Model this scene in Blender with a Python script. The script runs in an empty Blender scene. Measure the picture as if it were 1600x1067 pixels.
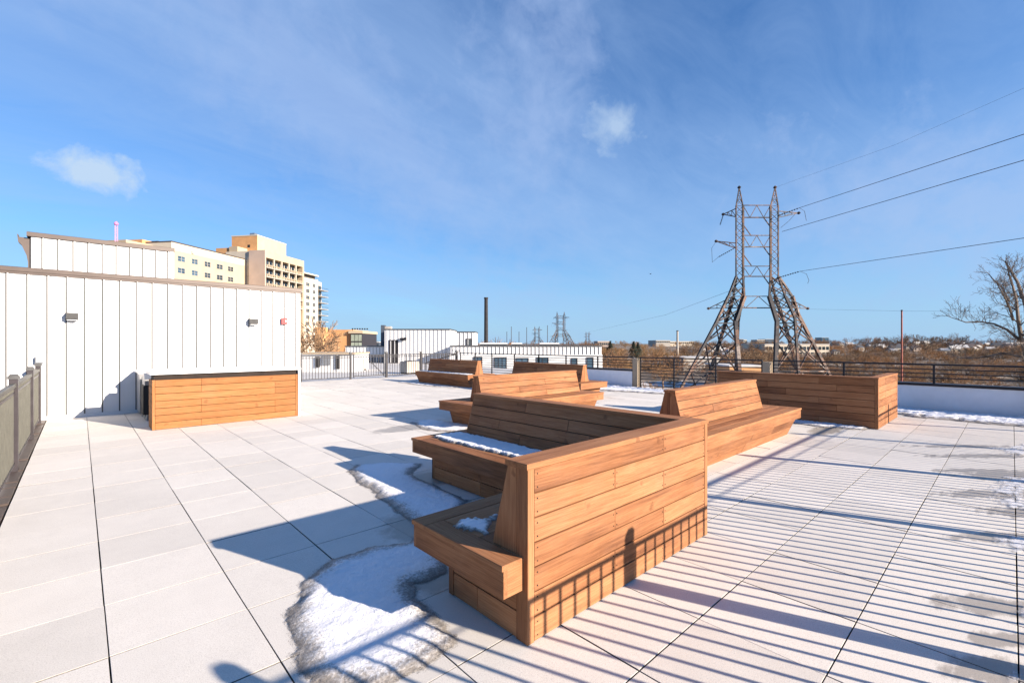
import bpy, math, random
import numpy as np
from mathutils import Vector, noise as mnoise
random.seed(7)
SC = bpy.context.scene
COL = SC.collection
rad = math.radians
# ------------------------------------------------------------------ camera
EYE = 1.56; FPX = 726.5; HOR = 537.0
YAW = 42.9
Fv = Vector((math.sin(rad(YAW)), math.cos(rad(YAW)), 0)); Rv = Vector((math.cos(rad(YAW)), -math.sin(rad(YAW)), 0))
cam_d = bpy.data.cameras.new("camera"); cam = bpy.data.objects.new("camera", cam_d); COL.objects.link(cam)
cam.location = (0, 0, EYE); cam.rotation_euler = (rad(90), 0, rad(-YAW))
cam_d.sensor_width = 36; cam_d.lens = FPX/1600*36; cam_d.shift_y = 3.5/1600
cam_d.clip_start = .05; cam_d.clip_end = 9000
SC.camera = cam
def W(px, z, h=0.0):                 # world point seen in column px at forward distance z, at height h
    p = Rv*((px-800)/FPX*z) + Fv*z
    return Vector((p.x, p.y, h))
def HT(y, z): return EYE + (HOR-y)/FPX*z
def G(px, y, h=0.0):                 # point at height h seen at pixel
    return W(px, FPX*(EYE-h)/(y-HOR), h)
# ------------------------------------------------------------------ light
SUN_EL = 19.5; SH = Vector((-math.sin(rad(20.5)), math.cos(rad(20.5)), 0))   # horizontal travel direction
sd = bpy.data.lights.new("sun", 'SUN'); sun = bpy.data.objects.new("sun", sd); COL.objects.link(sun)
d = SH*math.cos(rad(SUN_EL)) + Vector((0, 0, -math.sin(rad(SUN_EL))))
sun.rotation_euler = d.to_track_quat('-Z', 'Y').to_euler()
sd.energy = 5.0; sd.angle = rad(.5); sd.color = (1, .87, .73)
SC.view_settings.view_transform = 'Standard'; SC.view_settings.look = 'None'
SC.view_settings.exposure = 1.27; SC.view_settings.gamma = 1
w = bpy.data.worlds.new("World"); SC.world = w; w.use_nodes = True
nt = w.node_tree; nt.nodes.clear()
def N(nt, t, **kw):
    n = nt.nodes.new(t)
    for k, v in kw.items():
        if k in ('inp',):
            for a, b in v.items(): n.inputs[a].default_value = b
        else: setattr(n, k, v)
    return n
def L(nt, a, b): nt.links.new(a, b)
def ramp(nt, fac, stops, interp='LINEAR'):
    r = nt.nodes.new('ShaderNodeValToRGB'); r.color_ramp.interpolation = interp
    e = r.color_ramp.elements
    while len(e) < len(stops): e.new(.5)
    for i, (p, c) in enumerate(stops):
        e[i].position = p; e[i].color = (*c, 1) if len(c) == 3 else c
    L(nt, fac, r.inputs[0]); return r
def mth(nt, op, a, b=None, c=None, clamp=False):
    n = nt.nodes.new('ShaderNodeMath'); n.operation = op; n.use_clamp = clamp
    for i, v in enumerate((a, b, c)):
        if v is None: continue
        if hasattr(v, 'is_linked'): L(nt, v, n.inputs[i])
        else: n.inputs[i].default_value = v
    return n.outputs[0]
def vmth(nt, op, a, b=None, out=0):
    n = nt.nodes.new('ShaderNodeVectorMath'); n.operation = op
    for i, v in enumerate((a, b)):
        if v is None: continue
        if hasattr(v, 'is_linked'): L(nt, v, n.inputs[i])
        else: n.inputs[i].default_value = v
    return n.outputs[out]
def mixc(nt, fac, a, b, mode='MIX'):
    n = nt.nodes.new('ShaderNodeMix'); n.data_type = 'RGBA'; n.blend_type = mode
    for s, v in ((0, fac), (6, a), (7, b)):
        if hasattr(v, 'is_linked'): L(nt, v, n.inputs[s])
        else: n.inputs[s].default_value = v if s == 0 else ((*v, 1) if len(v) == 3 else v)
    return n.outputs[2]
def noise(nt, vec, scale, detail=4, rough=.5, dist=0.0):
    n = nt.nodes.new('ShaderNodeTexNoise'); n.inputs['Scale'].default_value = scale
    n.inputs['Detail'].default_value = detail; n.inputs['Roughness'].default_value = rough; n.inputs['Distortion'].default_value = dist
    if vec is not None: L(nt, vec, n.inputs['Vector'])
    return n.outputs[0]
sky = N(nt, 'ShaderNodeTexSky', sky_type='NISHITA', sun_disc=False, sun_elevation=rad(SUN_EL), sun_rotation=rad(159.5))
sky.air_density = 1.0; sky.dust_density = 0.0; sky.ozone_density = 3.0; sky.altitude = 50
tc = N(nt, 'ShaderNodeTexCoord'); dirv = tc.outputs['Generated']
sep = N(nt, 'ShaderNodeSeparateXYZ'); L(nt, dirv, sep.inputs[0])
zc = mth(nt, 'ADD', mth(nt, 'MAXIMUM', sep.outputs[2], 0.0), .22)
comb = N(nt, 'ShaderNodeCombineXYZ'); L(nt, mth(nt, 'DIVIDE', sep.outputs[0], zc), comb.inputs[0]); L(nt, mth(nt, 'DIVIDE', sep.outputs[1], zc), comb.inputs[1])
mp = N(nt, 'ShaderNodeMapping'); mp.inputs['Rotation'].default_value = (0, 0, rad(-38)); mp.inputs['Scale'].default_value = (.55, 1.25, 1); mp.inputs['Location'].default_value = (3.1, 1.7, 0)
L(nt, comb.outputs[0], mp.inputs[0])
n1 = noise(nt, mp.outputs[0], .8, 8, .55, .9)
n2 = noise(nt, mp.outputs[0], 3.6, 9, .66, 1.2)
veil = mth(nt, 'ADD', mth(nt, 'MULTIPLY', n1, .74), mth(nt, 'MULTIPLY', n2, .26))
veil = ramp(nt, veil, [(.30, (.10, .10, .10)), (.50, (.46, .46, .46)), (.72, (.78, .78, .78))]).outputs[0]
n3 = noise(nt, dirv, 9, 8, .62, .4)
n3b = noise(nt, dirv, 26, 6, .6, .3)
def puff(px, y, rx, ry, rot=0.0):     # soft cloud about a compass direction
    c = (W(px, 1, HT(y, 1)) - Vector((0, 0, EYE))).normalized()
    r = Vector((0, 0, 1)).cross(c).normalized(); u = c.cross(r).normalized()
    dv = vmth(nt, 'SUBTRACT', dirv, tuple(c))
    cr, sr = math.cos(rot), math.sin(rot)
    ra = r*cr + u*sr; ua = u*cr - r*sr
    a = mth(nt, 'DIVIDE', vmth(nt, 'DOT_PRODUCT', dv, tuple(ra), 1), rx)
    b = mth(nt, 'DIVIDE', vmth(nt, 'DOT_PRODUCT', dv, tuple(ua), 1), ry)
    q = mth(nt, 'SQRT', mth(nt, 'ADD', mth(nt, 'MULTIPLY', a, a), mth(nt, 'MULTIPLY', b, b)))
    q = mth(nt, 'SUBTRACT', 1.25, q)
    q = mth(nt, 'ADD', q, mth(nt, 'MULTIPLY', mth(nt, 'SUBTRACT', n3, .5), 3.2))
    q = mth(nt, 'ADD', q, mth(nt, 'MULTIPLY', mth(nt, 'SUBTRACT', n3b, .5), 1.9))
    return mth(nt, 'MULTIPLY', q, .85, clamp=True)
pf = puff(143, 272, .050, .026, .0)
pf = mth(nt, 'MULTIPLY', mth(nt, 'MULTIPLY', pf, 1.5, clamp=True), .9)
pf2 = mth(nt, 'MULTIPLY', puff(965, 200, .050, .034, .5), .6)
pf3 = mth(nt, 'MULTIPLY', puff(560, 200, .60, .12, .55), .32)
pf4 = mth(nt, 'MULTIPLY', puff(1550, 330, .28, .12, .3), .5); pf5 = mth(nt, 'MULTIPLY', puff(830, 90, .10, .22, .1), .4)
pfa = mth(nt, 'MAXIMUM', pf, pf2); pfb = mth(nt, 'MAXIMUM', mth(nt, 'MAXIMUM', pf3, pf4), pf5)
skyc = N(nt, 'ShaderNodeHueSaturation'); skyc.inputs['Saturation'].default_value = 1.18; skyc.inputs['Value'].default_value = 1.12
L(nt, sky.outputs[0], skyc.inputs['Color'])
sk2 = mixc(nt, 1.0, skyc.outputs[0], (.58, .88, 1.14), 'MULTIPLY')
front = mth(nt, 'MULTIPLY', mth(nt, 'ADD', vmth(nt, 'DOT_PRODUCT', dirv, tuple(Fv), 1), .12), 2.2, clamp=True)   # cirrus masked off behind the camera so the unseen sky gives less fill
cl = mixc(nt, mth(nt, 'MULTIPLY', mth(nt, 'MULTIPLY', veil, .95), front), sk2, (2.75, 4.05, 6.4))
cl = mixc(nt, pfb, cl, (2.9, 3.85, 6.0))
cl = mixc(nt, pfa, cl, (4.1, 5.1, 6.3))
hz = mth(nt, 'POWER', mth(nt, 'SUBTRACT', 1.0, mth(nt, 'MAXIMUM', sep.outputs[2], 0.0)), 6.0)
cl = mixc(nt, mth(nt, 'MULTIPLY', hz, .88), cl, (2.5, 4.0, 5.9))
bg = N(nt, 'ShaderNodeBackground'); bg.inputs[1].default_value = .061
L(nt, cl, bg.inputs[0]); wo = N(nt, 'ShaderNodeOutputWorld'); L(nt, bg.outputs[0], wo.inputs[0])
# ------------------------------------------------------------------ materials
def newmat(name):
    m = bpy.data.materials.new(name); m.use_nodes = True; nt = m.node_tree
    return m, nt, nt.nodes['Principled BSDF']
def bump(nt, h, strength, dist, b):
    n = nt.nodes.new('ShaderNodeBump'); n.inputs['Strength'].default_value = strength; n.inputs['Distance'].default_value = dist
    L(nt, h, n.inputs['Height']); L(nt, n.outputs[0], b.inputs['Normal'])
def attr(nt, name):
    a = nt.nodes.new('ShaderNodeAttribute'); a.attribute_name = name; return a
def plain(name, col, rough=.6, metal=0.0, var=.12, scale=6, bmp=0.0, spec=.5):
    m, nt, b = newmat(name)
    g = N(nt, 'ShaderNodeNewGeometry'); n = noise(nt, g.outputs['Position'], scale, 5, .6)
    c2 = tuple(max(0, c*(1-var*2)) for c in col); c1 = tuple(min(1, c*(1+var)) for c in col)
    r = ramp(nt, n, [(.3, c2), (.7, c1)]); L(nt, r.outputs[0], b.inputs['Base Color'])
    b.inputs['Roughness'].default_value = rough; b.inputs['Metallic'].default_value = metal
    b.inputs['Specular IOR Level'].default_value = spec
    if bmp: bump(nt, n, bmp, .01, b)
    return m
def wood(name, dark, mid, light, rough=.68, weather=.25):
    m, nt, b = newmat(name)
    gc = attr(nt, 'gc').outputs['Vector']
    g = N(nt, 'ShaderNodeNewGeometry'); ri = g.outputs['Random Per Island']
    off = N(nt, 'ShaderNodeCombineXYZ'); L(nt, mth(nt, 'MULTIPLY', ri, 37.0), off.inputs[0]); L(nt, mth(nt, 'MULTIPLY', ri, 91.0), off.inputs[2])
    p = vmth(nt, 'ADD', gc, off.outputs[0])
    s1 = N(nt, 'ShaderNodeMapping'); s1.inputs['Scale'].default_value = (1.6, 34, 34); L(nt, p, s1.inputs[0])
    s2 = N(nt, 'ShaderNodeMapping'); s2.inputs['Scale'].default_value = (5, 190, 190); L(nt, p, s2.inputs[0])
    s3 = N(nt, 'ShaderNodeMapping'); s3.inputs['Scale'].default_value = (1.2, 6, 6); L(nt, p, s3.inputs[0])
    a = noise(nt, s1.outputs[0], 1, 5, .6, .6); f = noise(nt, s2.outputs[0], 1, 4, .7); c = noise(nt, s3.outputs[0], 1, 4, .5, .5)
    t = mth(nt, 'ADD', mth(nt, 'MULTIPLY', a, .5), mth(nt, 'MULTIPLY', c, .5))
    t = mth(nt, 'ADD', t, mth(nt, 'MULTIPLY', mth(nt, 'SUBTRACT', ri, .5), .24))
    r = ramp(nt, t, [(.28, dark), (.5, mid), (.74, light)])
    fr = ramp(nt, f, [(.35, (.72, .68, .64)), (.6, (1.06, 1.06, 1.06))])
    col = mixc(nt, 1.0, r.outputs[0], fr.outputs[0], 'MULTIPLY')
    # knots and rain marks
    kn = noise(nt, p, 7, 3, .5); km = ramp(nt, kn, [(.66, (0, 0, 0)), (.72, (1, 1, 1))]).outputs[0]
    col = mixc(nt, mth(nt, 'MULTIPLY', km, .45), col, tuple(x*.55 for x in dark))
    ws = noise(nt, g.outputs['Position'], 2.3, 5, .65); wm = ramp(nt, ws, [(.45, (0, 0, 0)), (.7, (1, 1, 1))]).outputs[0]
    col = mixc(nt, mth(nt, 'MULTIPLY', wm, weather), col, (.30, .27, .235))
    L(nt, col, b.inputs['Base Color']); b.inputs['Roughness'].default_value = rough
    b.inputs['Specular IOR Level'].default_value = .12
    bump(nt, mth(nt, 'ADD', f, a), .22, .004, b)
    return m
M = {}
M['wood'] = wood('hardwood_planks', (.165, .068, .032), (.325, .145, .066), (.42, .205, .098), weather=.06)
M['wood_bar'] = wood('oiled_plank_cladding', (.25, .105, .038), (.32, .142, .053), (.38, .175, .07), weather=.05)
M['gap'] = plain('dark_batten', (.025, .016, .012), .9, var=.2)
# pavers
m, nt, b = newmat('concrete_pavers'); g = N(nt, 'ShaderNodeNewGeometry'); P = g.outputs['Position']
ri = g.outputs['Random Per Island']
f1 = noise(nt, P, 170, 3, .7); f2 = noise(nt, P, 5, 5, .6); f3 = noise(nt, P, .9, 4, .6)
base = ramp(nt, f1, [(.25, (.46, .42, .375)), (.5, (.65, .61, .55)), (.8, (.73, .69, .63))]).outputs[0]
v = mth(nt, 'ADD', .86, mth(nt, 'MULTIPLY', f2, .14)); v = mth(nt, 'ADD', v, mth(nt, 'MULTIPLY', f3, .16)); v = mth(nt, 'ADD', v, mth(nt, 'MULTIPLY', mth(nt, 'SUBTRACT', ri, .5), .13))
cv = N(nt, 'ShaderNodeCombineColor'); [L(nt, v, cv.inputs[i]) for i in range(3)]
base = mixc(nt, 1.0, base, cv.outputs[0], 'MULTIPLY')
STAINS = [  # pixel centre, half sizes (m); False: along the joints, True: wind-blown streaks lying across the view
    ((655, 825), .32, .42, 0), ((600, 880), .3, .2, 0), ((680, 905), .2, .2, 0), ((672, 748), .28, .3, 0),
    ((1545, 945), .36, .13, 1), ((1580, 1000), .22, .08, 1), ((1565, 1050), .30, .11, 1), ((1570, 772), .75, .16, 1), ((1575, 840), .5, .12, 1),
    ((1545, 712), .95, .13, 1), ((1500, 697), .9, .12, 1), ((1580, 742), .8, .2, 1), ((1620, 800), .6, .15, 1), ((640, 668), .8, .35, 0), ((1290, 672), .8, .25, 0), ((1530, 735), .6, .1, 1)]
wet = None
nw = noise(nt, P, 3.2, 6, .68); nw2 = noise(nt, P, 14, 4, .6)
mst = N(nt, 'ShaderNodeMapping'); mst.inputs['Rotation'].default_value = (0, 0, rad(YAW)); mst.inputs['Scale'].default_value = (1.6, 9, 1); L(nt, P, mst.inputs[0])
nst = noise(nt, mst.outputs[0], 1, 6, .65)
for (pp, rx, ry, al_) in STAINS:
    c = G(*pp); dv = vmth(nt, 'SUBTRACT', P, tuple(c))
    if al_:
        a_ = mth(nt, 'DIVIDE', vmth(nt, 'DOT_PRODUCT', dv, tuple(Rv), 1), rx); b2 = mth(nt, 'DIVIDE', vmth(nt, 'DOT_PRODUCT', dv, tuple(Fv), 1), ry)
        q = mth(nt, 'SUBTRACT', 1.0, mth(nt, 'SQRT', mth(nt, 'ADD', mth(nt, 'MULTIPLY', a_, a_), mth(nt, 'MULTIPLY', b2, b2))))
        q = mth(nt, 'ADD', q, mth(nt, 'MULTIPLY', mth(nt, 'SUBTRACT', nst, .5), 2.2))
    else:
        dv = vmth(nt, 'MULTIPLY', dv, (1/rx, 1/ry, 0)); q = mth(nt, 'SUBTRACT', 1.0, vmth(nt, 'LENGTH', dv, None, 1))
        q = mth(nt, 'ADD', q, mth(nt, 'MULTIPLY', mth(nt, 'SUBTRACT', nw, .5), 1.1))
    wet = q if wet is None else mth(nt, 'MAXIMUM', wet, q)
wet = mth(nt, 'ADD', wet, mth(nt, 'MULTIPLY', mth(nt, 'SUBTRACT', nw2, .5), .6))
wet = mth(nt, 'MULTIPLY', wet, 3.0, clamp=True)
col = mixc(nt, mth(nt, 'MULTIPLY', wet, .8), base, mixc(nt, 1.0, base, (.47, .44, .41), 'MULTIPLY'))
L(nt, col, b.inputs['Base Color']); M['joint'] = plain('gritty_joint_sides', (.20, .18, .16), .95, 0, .2, 30)
L(nt, mth(nt, 'SUBTRACT', .88, mth(nt, 'MULTIPLY', wet, .45)), b.inputs['Roughness'])
b.inputs['Specular IOR Level'].default_value = .25
bump(nt, f1, .35, .003, b); M['paver'] = m
# snow
m, nt, b = newmat('crusty_snow'); g = N(nt, 'ShaderNodeNewGeometry'); P = g.outputs['Position']
th = attr(nt, 'thick').outputs['Fac']; n1 = noise(nt, P, 60, 4, .7); n2 = noise(nt, P, 7, 4, .6); n4 = noise(nt, P, 260, 2, .6)
t = mth(nt, 'ADD', th, mth(nt, 'MULTIPLY', mth(nt, 'SUBTRACT', n1, .5), .9)); t = mth(nt, 'ADD', t, mth(nt, 'MULTIPLY', mth(nt, 'SUBTRACT', n2, .5), .5))
rc = ramp(nt, t, [(.04, (.24, .215, .19)), (.20, (.36, .33, .30)), (.34, (.55, .53, .51)), (.46, (.76, .755, .76)), (.7, (.82, .82, .84))])
L(nt, rc.outputs[0], b.inputs['Base Color']); b.inputs['Roughness'].default_value = .75; b.inputs['Specular IOR Level'].default_value = .2
al = ramp(nt, mth(nt, 'ADD', th, mth(nt, 'MULTIPLY', mth(nt, 'SUBTRACT', n4, .5), .5)), [(.03, (0, 0, 0)), (.06, (1, 1, 1))], 'LINEAR').outputs[0]
L(nt, al, b.inputs['Alpha'])
bump(nt, mth(nt, 'ADD', mth(nt, 'MULTIPLY', n1, .8), mth(nt, 'MULTIPLY', n4, .2)), .5, .02, b); M['snow'] = m
m, nt, b = newmat('thin_wind_blown_snow'); g = N(nt, 'ShaderNodeNewGeometry'); P = g.outputs['Position']; th = attr(nt, 'thick').outputs['Fac']
mp2 = N(nt, 'ShaderNodeMapping'); mp2.inputs['Rotation'].default_value = (0, 0, rad(YAW)); mp2.inputs['Scale'].default_value = (3, 16, 1); L(nt, P, mp2.inputs[0])
n1 = noise(nt, mp2.outputs[0], 1, 6, .7); n2 = noise(nt, P, 120, 3, .6)
b.inputs['Base Color'].default_value = (.76, .76, .78, 1); b.inputs['Roughness'].default_value = .8
t = mth(nt, 'ADD', mth(nt, 'MULTIPLY', th, 1.3), mth(nt, 'MULTIPLY', mth(nt, 'SUBTRACT', n1, .5), 1.9)); t = mth(nt, 'ADD', t, mth(nt, 'MULTIPLY', mth(nt, 'SUBTRACT', n2, .5), .35))
L(nt, ramp(nt, t, [(.30, (0, 0, 0)), (.75, (.8, .8, .8))]).outputs[0], b.inputs['Alpha']); bump(nt, n2, .4, .008, b); M['snow_thin'] = m
M['white_panel'] = plain('white_metal_siding', (.68, .675, .67), .45, 0, .02, .8)
M['white_wall'] = plain('white_membrane_wall', (.84, .85, .86), .6, 0, .06, 1.3)
M['cream'] = plain('cream_stucco', (.47, .37, .25), .85, 0, .05, .3)
M['cream_hi'] = plain('pale_stucco', (.56, .485, .38), .85, 0, .04, .3)
M['pinkish'] = plain('pale_pink_concrete', (.43, .335, .275), .85, 0, .05, .3)
M['orange'] = plain('ochre_brick', (.56, .30, .13), .85, 0, .08, .5)
M['coping'] = plain('brown_metal_coping', (.085, .062, .052), .45, .2, .08, 3)
M['iron'] = plain('black_painted_steel', (.022, .02, .024), .45, .3, .15, 8)
M['post'] = plain('bronze_painted_aluminium', (.05, .042, .046), .4, .3, .15, 8)
M['picket'] = plain('olive_grey_pickets', (.105, .102, .082), .5, .2, .12, 8)
M['glass'] = plain('window_glass', (.035, .05, .06), .08, 0, .3, .4, spec=.9)
M['glass_blue'] = plain('blue_window_glass', (.05, .10, .15), .08, 0, .3, .4, spec=.9)
M['dark'] = plain('dark_interior', (.02, .018, .018), .8)
M['steel'] = plain('stainless_steel', (.42, .42, .42), .3, .8, .06, 8)
M['white_top'] = plain('white_counter_slab', (.72, .72, .71), .35, 0, .03, 6)
M['grey_fix'] = plain('grey_metal_and_seam_shade', (.09, .09, .09), .5, .4, .1, 12)
M['red'] = plain('red_plastic', (.33, .012, .015), .35, 0, .05, 12)
M['roofmem'] = plain('pale_roof_membrane', (.56, .54, .51), .8, 0, .07, .6)
M['grey_dark'] = plain('slate_cladding', (.06, .075, .10), .6, 0, .1, 1)
M['glass_pale'] = plain('pale_bay_glass', (.34, .38, .30), .3, 0, .2, .6)
M['red_steel'] = plain('red_oxide_steel', (.34, .09, .06), .6, .2, .2, 3)
M['pink'] = plain('pink_painted_mast', (.62, .22, .45), .6, 0, .1, 3)
M['concrete'] = plain('weathered_concrete', (.42, .38, .33), .85, 0, .12, .8)
M['tan'] = plain('tan_precast', (.40, .31, .21), .8, 0, .08, 3)
M['brick'] = plain('dark_brick_stack', (.03, .028, .03), .85, 0, .2, 1)
M['wire'] = plain('weathered_cable', (.05, .055, .065), .6, .3, .1, 1)
M['insul'] = plain('glazed_insulator', (.04, .05, .06), .2, 0, .1, 3)
M['evergreen'] = plain('dark_conifer_needles', (.02, .035, .018), .9, 0, .3, 1)
# rusty pylon steel
m, nt, b = newmat('rusting_galvanised_steel'); g = N(nt, 'ShaderNodeNewGeometry'); P = g.outputs['Position']
n1 = noise(nt, P, .22, 4, .6); n2 = noise(nt, P, 2.5, 4, .6)
t = mth(nt, 'ADD', mth(nt, 'MULTIPLY', n1, .7), mth(nt, 'MULTIPLY', n2, .3))
r = ramp(nt, t, [(.40, (.010, .010, .016)), (.49, (.028, .024, .026)), (.53, (.17, .085, .05)), (.57, (.05, .038, .034)), (.64, (.26, .21, .18))])
L(nt, r.outputs[0], b.inputs['Base Color']); b.inputs['Roughness'].default_value = .65; b.inputs['Metallic'].default_value = .15; M['pylon'] = m
# bark / twigs
def bark(name, c1, c2):
    m, nt, b = newmat(name); g = N(nt, 'ShaderNodeNewGeometry')
    ct = attr(nt, 'tint').outputs['Color']
    n1 = noise(nt, g.outputs['Position'], 1.2, 4, .6); r = ramp(nt, n1, [(.3, c1), (.7, c2)])
    L(nt, mixc(nt, 1.0, r.outputs[0], ct, 'MULTIPLY'), b.inputs['Base Color']); b.inputs['Roughness'].default_value = .9; b.inputs['Specular IOR Level'].default_value = .2
    return m
M['bark'] = bark('grey_brown_bark', (.10, .08, .065), (.26, .21, .175))
M['twig'] = bark('winter_twigs', (.11, .08, .058), (.27, .195, .14))
# valley ground
m, nt, b = newmat('snow_dusted_ground'); g = N(nt, 'ShaderNodeNewGeometry'); P = g.outputs['Position']
n1 = noise(nt, P, .035, 6, .65); n2 = noise(nt, P, .6, 5, .7)
t = mth(nt, 'ADD', mth(nt, 'MULTIPLY', n1, .6), mth(nt, 'MULTIPLY', n2, .4))
yd = mth(nt, 'SUBTRACT', 1.0, mth(nt, 'DIVIDE', vmth(nt, 'DISTANCE', P, tuple(W(1040, 105, -12)), 1), 55.0), clamp=True)
t = mth(nt, 'ADD', t, mth(nt, 'MULTIPLY', yd, .30))
r = ramp(nt, t, [(.36, (.06, .042, .028)), (.50, (.14, .10, .065)), (.58, (.26, .21, .16)), (.63, (.62, .59, .58))])
L(nt, r.outputs[0], b.inputs['Base Color']); b.inputs['Roughness'].default_value = .95; M['ground'] = m
# ------------------------------------------------------------------ mesh builder
X3, Y3, Z3 = Vector((1, 0, 0)), Vector((0, 1, 0)), Vector((0, 0, 1))
class MB:
    def __init__(s): s.v = []; s.f = []; s.g = []; s.mi = []; s.t = []; s.tint = (1, 1, 1)
    def add(s, vs, fs, gs=None, mi=0):
        o = len(s.v); s.v += [tuple(p) for p in vs]; s.g += [tuple(p) for p in (gs or [(0, 0, 0)]*len(vs))]
        s.t += [s.tint]*len(vs)
        s.f += [tuple(i+o for i in f) for f in fs]; s.mi += [mi]*len(fs)
    def slab(s, o, U, V, Nn, lu, lv, ln, ch=0.0, mi=0):
        """box from corner o, length lu along U (grain), lv along V, ln along N; the +N face is chamfered by ch"""
        o = Vector(o); r = (random.random()*9, random.random()*9, random.random()*9)
        vs = []; gs = []
        def pt(a, b_, c): vs.append(o+U*a+V*b_+Nn*c); gs.append((a+r[0], b_+r[1], c+r[2]))
        for a, b_ in ((0, 0), (lu, 0), (lu, lv), (0, lv)): pt(a, b_, 0)
        if ch:
            for a, b_ in ((0, 0), (lu, 0), (lu, lv), (0, lv)): pt(a, b_, ln-ch)
            for a, b_ in ((ch, ch), (lu-ch, ch), (lu-ch, lv-ch), (ch, lv-ch)): pt(a, b_, ln)
            fs = [(0, 3, 2, 1)] + [(i, (i+1) % 4, (i+1) % 4+4, i+4) for i in range(4)] + [(i+4, (i+1) % 4+4, (i+1) % 4+8, i+8) for i in range(4)] + [(8, 9, 10, 11)]
        else:
            for a, b_ in ((0, 0), (lu, 0), (lu, lv), (0, lv)): pt(a, b_, ln)
            fs = [(0, 3, 2, 1)] + [(i, (i+1) % 4, (i+1) % 4+4, i+4) for i in range(4)] + [(4, 5, 6, 7)]
        if U.cross(V).dot(Nn) < 0: fs = [tuple(reversed(f)) for f in fs]
        s.add(vs, fs, gs, mi); return s
    def box(s, x0, x1, y0, y1, z0, z1, mi=0, grain='x', ch=0.0):
        if grain == 'x': s.slab((x0, y0, z0), X3, Y3, Z3, x1-x0, y1-y0, z1-z0, ch, mi)
        elif grain == 'y': s.slab((x0, y0, z0), Y3, X3, Z3, y1-y0, x1-x0, z1-z0, ch, mi)
        else: s.slab((x0, y0, z0), Z3, X3, Y3, z1-z0, x1-x0, y1-y0, ch, mi)
        return s
    def prism(s, poly, o, U, V, Nn, th, mi=0, grain='u'):
        """2-D polygon in (U,V) at o, thickened along N"""
        o = Vector(o); n = len(poly); r = random.random()*9; vs = []; gs = []
        for c in (0, th):
            for a, b_ in poly: vs.append(o+U*a+V*b_+Nn*c); gs.append((a+r, b_, c) if grain == 'u' else (b_+r, a, c))
        fs = [tuple(range(n-1, -1, -1)), tuple(range(n, 2*n))] + [(i, (i+1) % n, (i+1) % n+n, i+n) for i in range(n)]
        ar = sum(poly[i][0]*poly[(i+1) % n][1]-poly[(i+1) % n][0]*poly[i][1] for i in range(n))
        if ar*U.cross(V).dot(Nn) < 0: fs = [tuple(reversed(f)) for f in fs]
        s.add(vs, fs, gs, mi); return s
    def planks(s, o, U, V, Nn, lu, lv, n, joints=(), th=.022, gap=.0075, ch=.002, mi=0, jit=.0012):
        """n courses of boards stacked along V, with butt joints per course"""
        o = Vector(o); h = lv/n
        for k in range(n):
            js = [0.0] + [j for j in (joints[k % len(joints)] if joints else ())] + [lu]
            for a, b_ in zip(js[:-1], js[1:]):
                g2 = .0015
                s.slab(o+U*(a+(g2 if a > 0 else 0))+V*(k*h+gap/2), U, V, Nn, (b_-a)-(g2 if a > 0 else 0)-(g2 if b_ < lu else 0), h-gap, th+random.uniform(-jit, jit), ch, mi)
        return s
    def beam(s, p, q, w, mi=0, w2=None, sides=4):
        p = Vector(p); q = Vector(q); d = q-p
        if d.length < 1e-6: return s
        d.normalize(); a = d.cross(Z3 if abs(d.z) < .9 else X3).normalized(); b_ = d.cross(a)
        w2 = w if w2 is None else w2; vs = []
        for c, ww in ((p, w), (q, w2)):
            for i in range(sides):
                an = 2*math.pi*(i+.5)/sides; vs.append(c+(a*math.cos(an)+b_*math.sin(an))*ww*(.7071 if sides == 4 else .5))
        n = sides
        s.add(vs, [tuple(range(n)), tuple(range(2*n-1, n-1, -1))]+[(i, i+n, (i+1) % n+n, (i+1) % n) for i in range(n)], None, mi); return s
    def tube(s, pts, w, mi=0, sides=5):
        pts = [Vector(p) for p in pts]; vs = []; n = sides
        for i, p in enumerate(pts):
            d = (pts[min(i+1, len(pts)-1)]-pts[max(i-1, 0)]).normalized(); a = d.cross(Z3 if abs(d.z) < .9 else X3).normalized(); b_ = d.cross(a)
            for k in range(n): an = 2*math.pi*k/n; vs.append(p+(a*math.cos(an)+b_*math.sin(an))*w*.5)
        fs = []
        for i in range(len(pts)-1):
            for k in range(n): fs.append((i*n+k, (i+1)*n+k, (i+1)*n+(k+1) % n, i*n+(k+1) % n))
        fs += [tuple(range(n)), tuple(range(len(vs)-1, len(vs)-n-1, -1))]
        s.add(vs, fs, None, mi); return s
    def lathe(s, c, prof, n=16, mi=0):
        c = Vector(c); vs = []
        for r, z in prof:
            for k in range(n): an = 2*math.pi*k/n; vs.append(c+Vector((r*math.cos(an), r*math.sin(an), z)))
        fs = []
        for i in range(len(prof)-1):
            for k in range(n): fs.append((i*n+k, i*n+(k+1) % n, (i+1)*n+(k+1) % n, (i+1)*n+k))
        fs += [tuple(range(n-1, -1, -1)), tuple(range((len(prof)-1)*n, len(prof)*n))]
        s.add(vs, fs, None, mi); return s
    def build(s, name, mats, parent=None, loc=None, smooth=False, tint=False):
        me = bpy.data.meshes.new(name); me.from_pydata(s.v, [], s.f); me.update()
        a = me.attributes.new('gc', 'FLOAT_VECTOR', 'POINT'); a.data.foreach_set('vector', np.array(s.g, dtype=np.float32).ravel())
        if tint:
            c = me.attributes.new('tint', 'FLOAT_COLOR', 'POINT'); arr = np.ones((len(s.v), 4), np.float32); arr[:, :3] = np.array(s.t, np.float32); c.data.foreach_set('color', arr.ravel())
        if not isinstance(mats, (list, tuple)): mats = [mats]
        for mm in mats: me.materials.append(mm)
        me.polygons.foreach_set('material_index', s.mi)
        if smooth: me.polygons.foreach_set('use_smooth', [True]*len(s.f))
        o = bpy.data.objects.new(name, me); COL.objects.link(o)
        if parent is not None: o.parent = parent
        if loc is not None: o.location = loc
        return o
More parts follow.
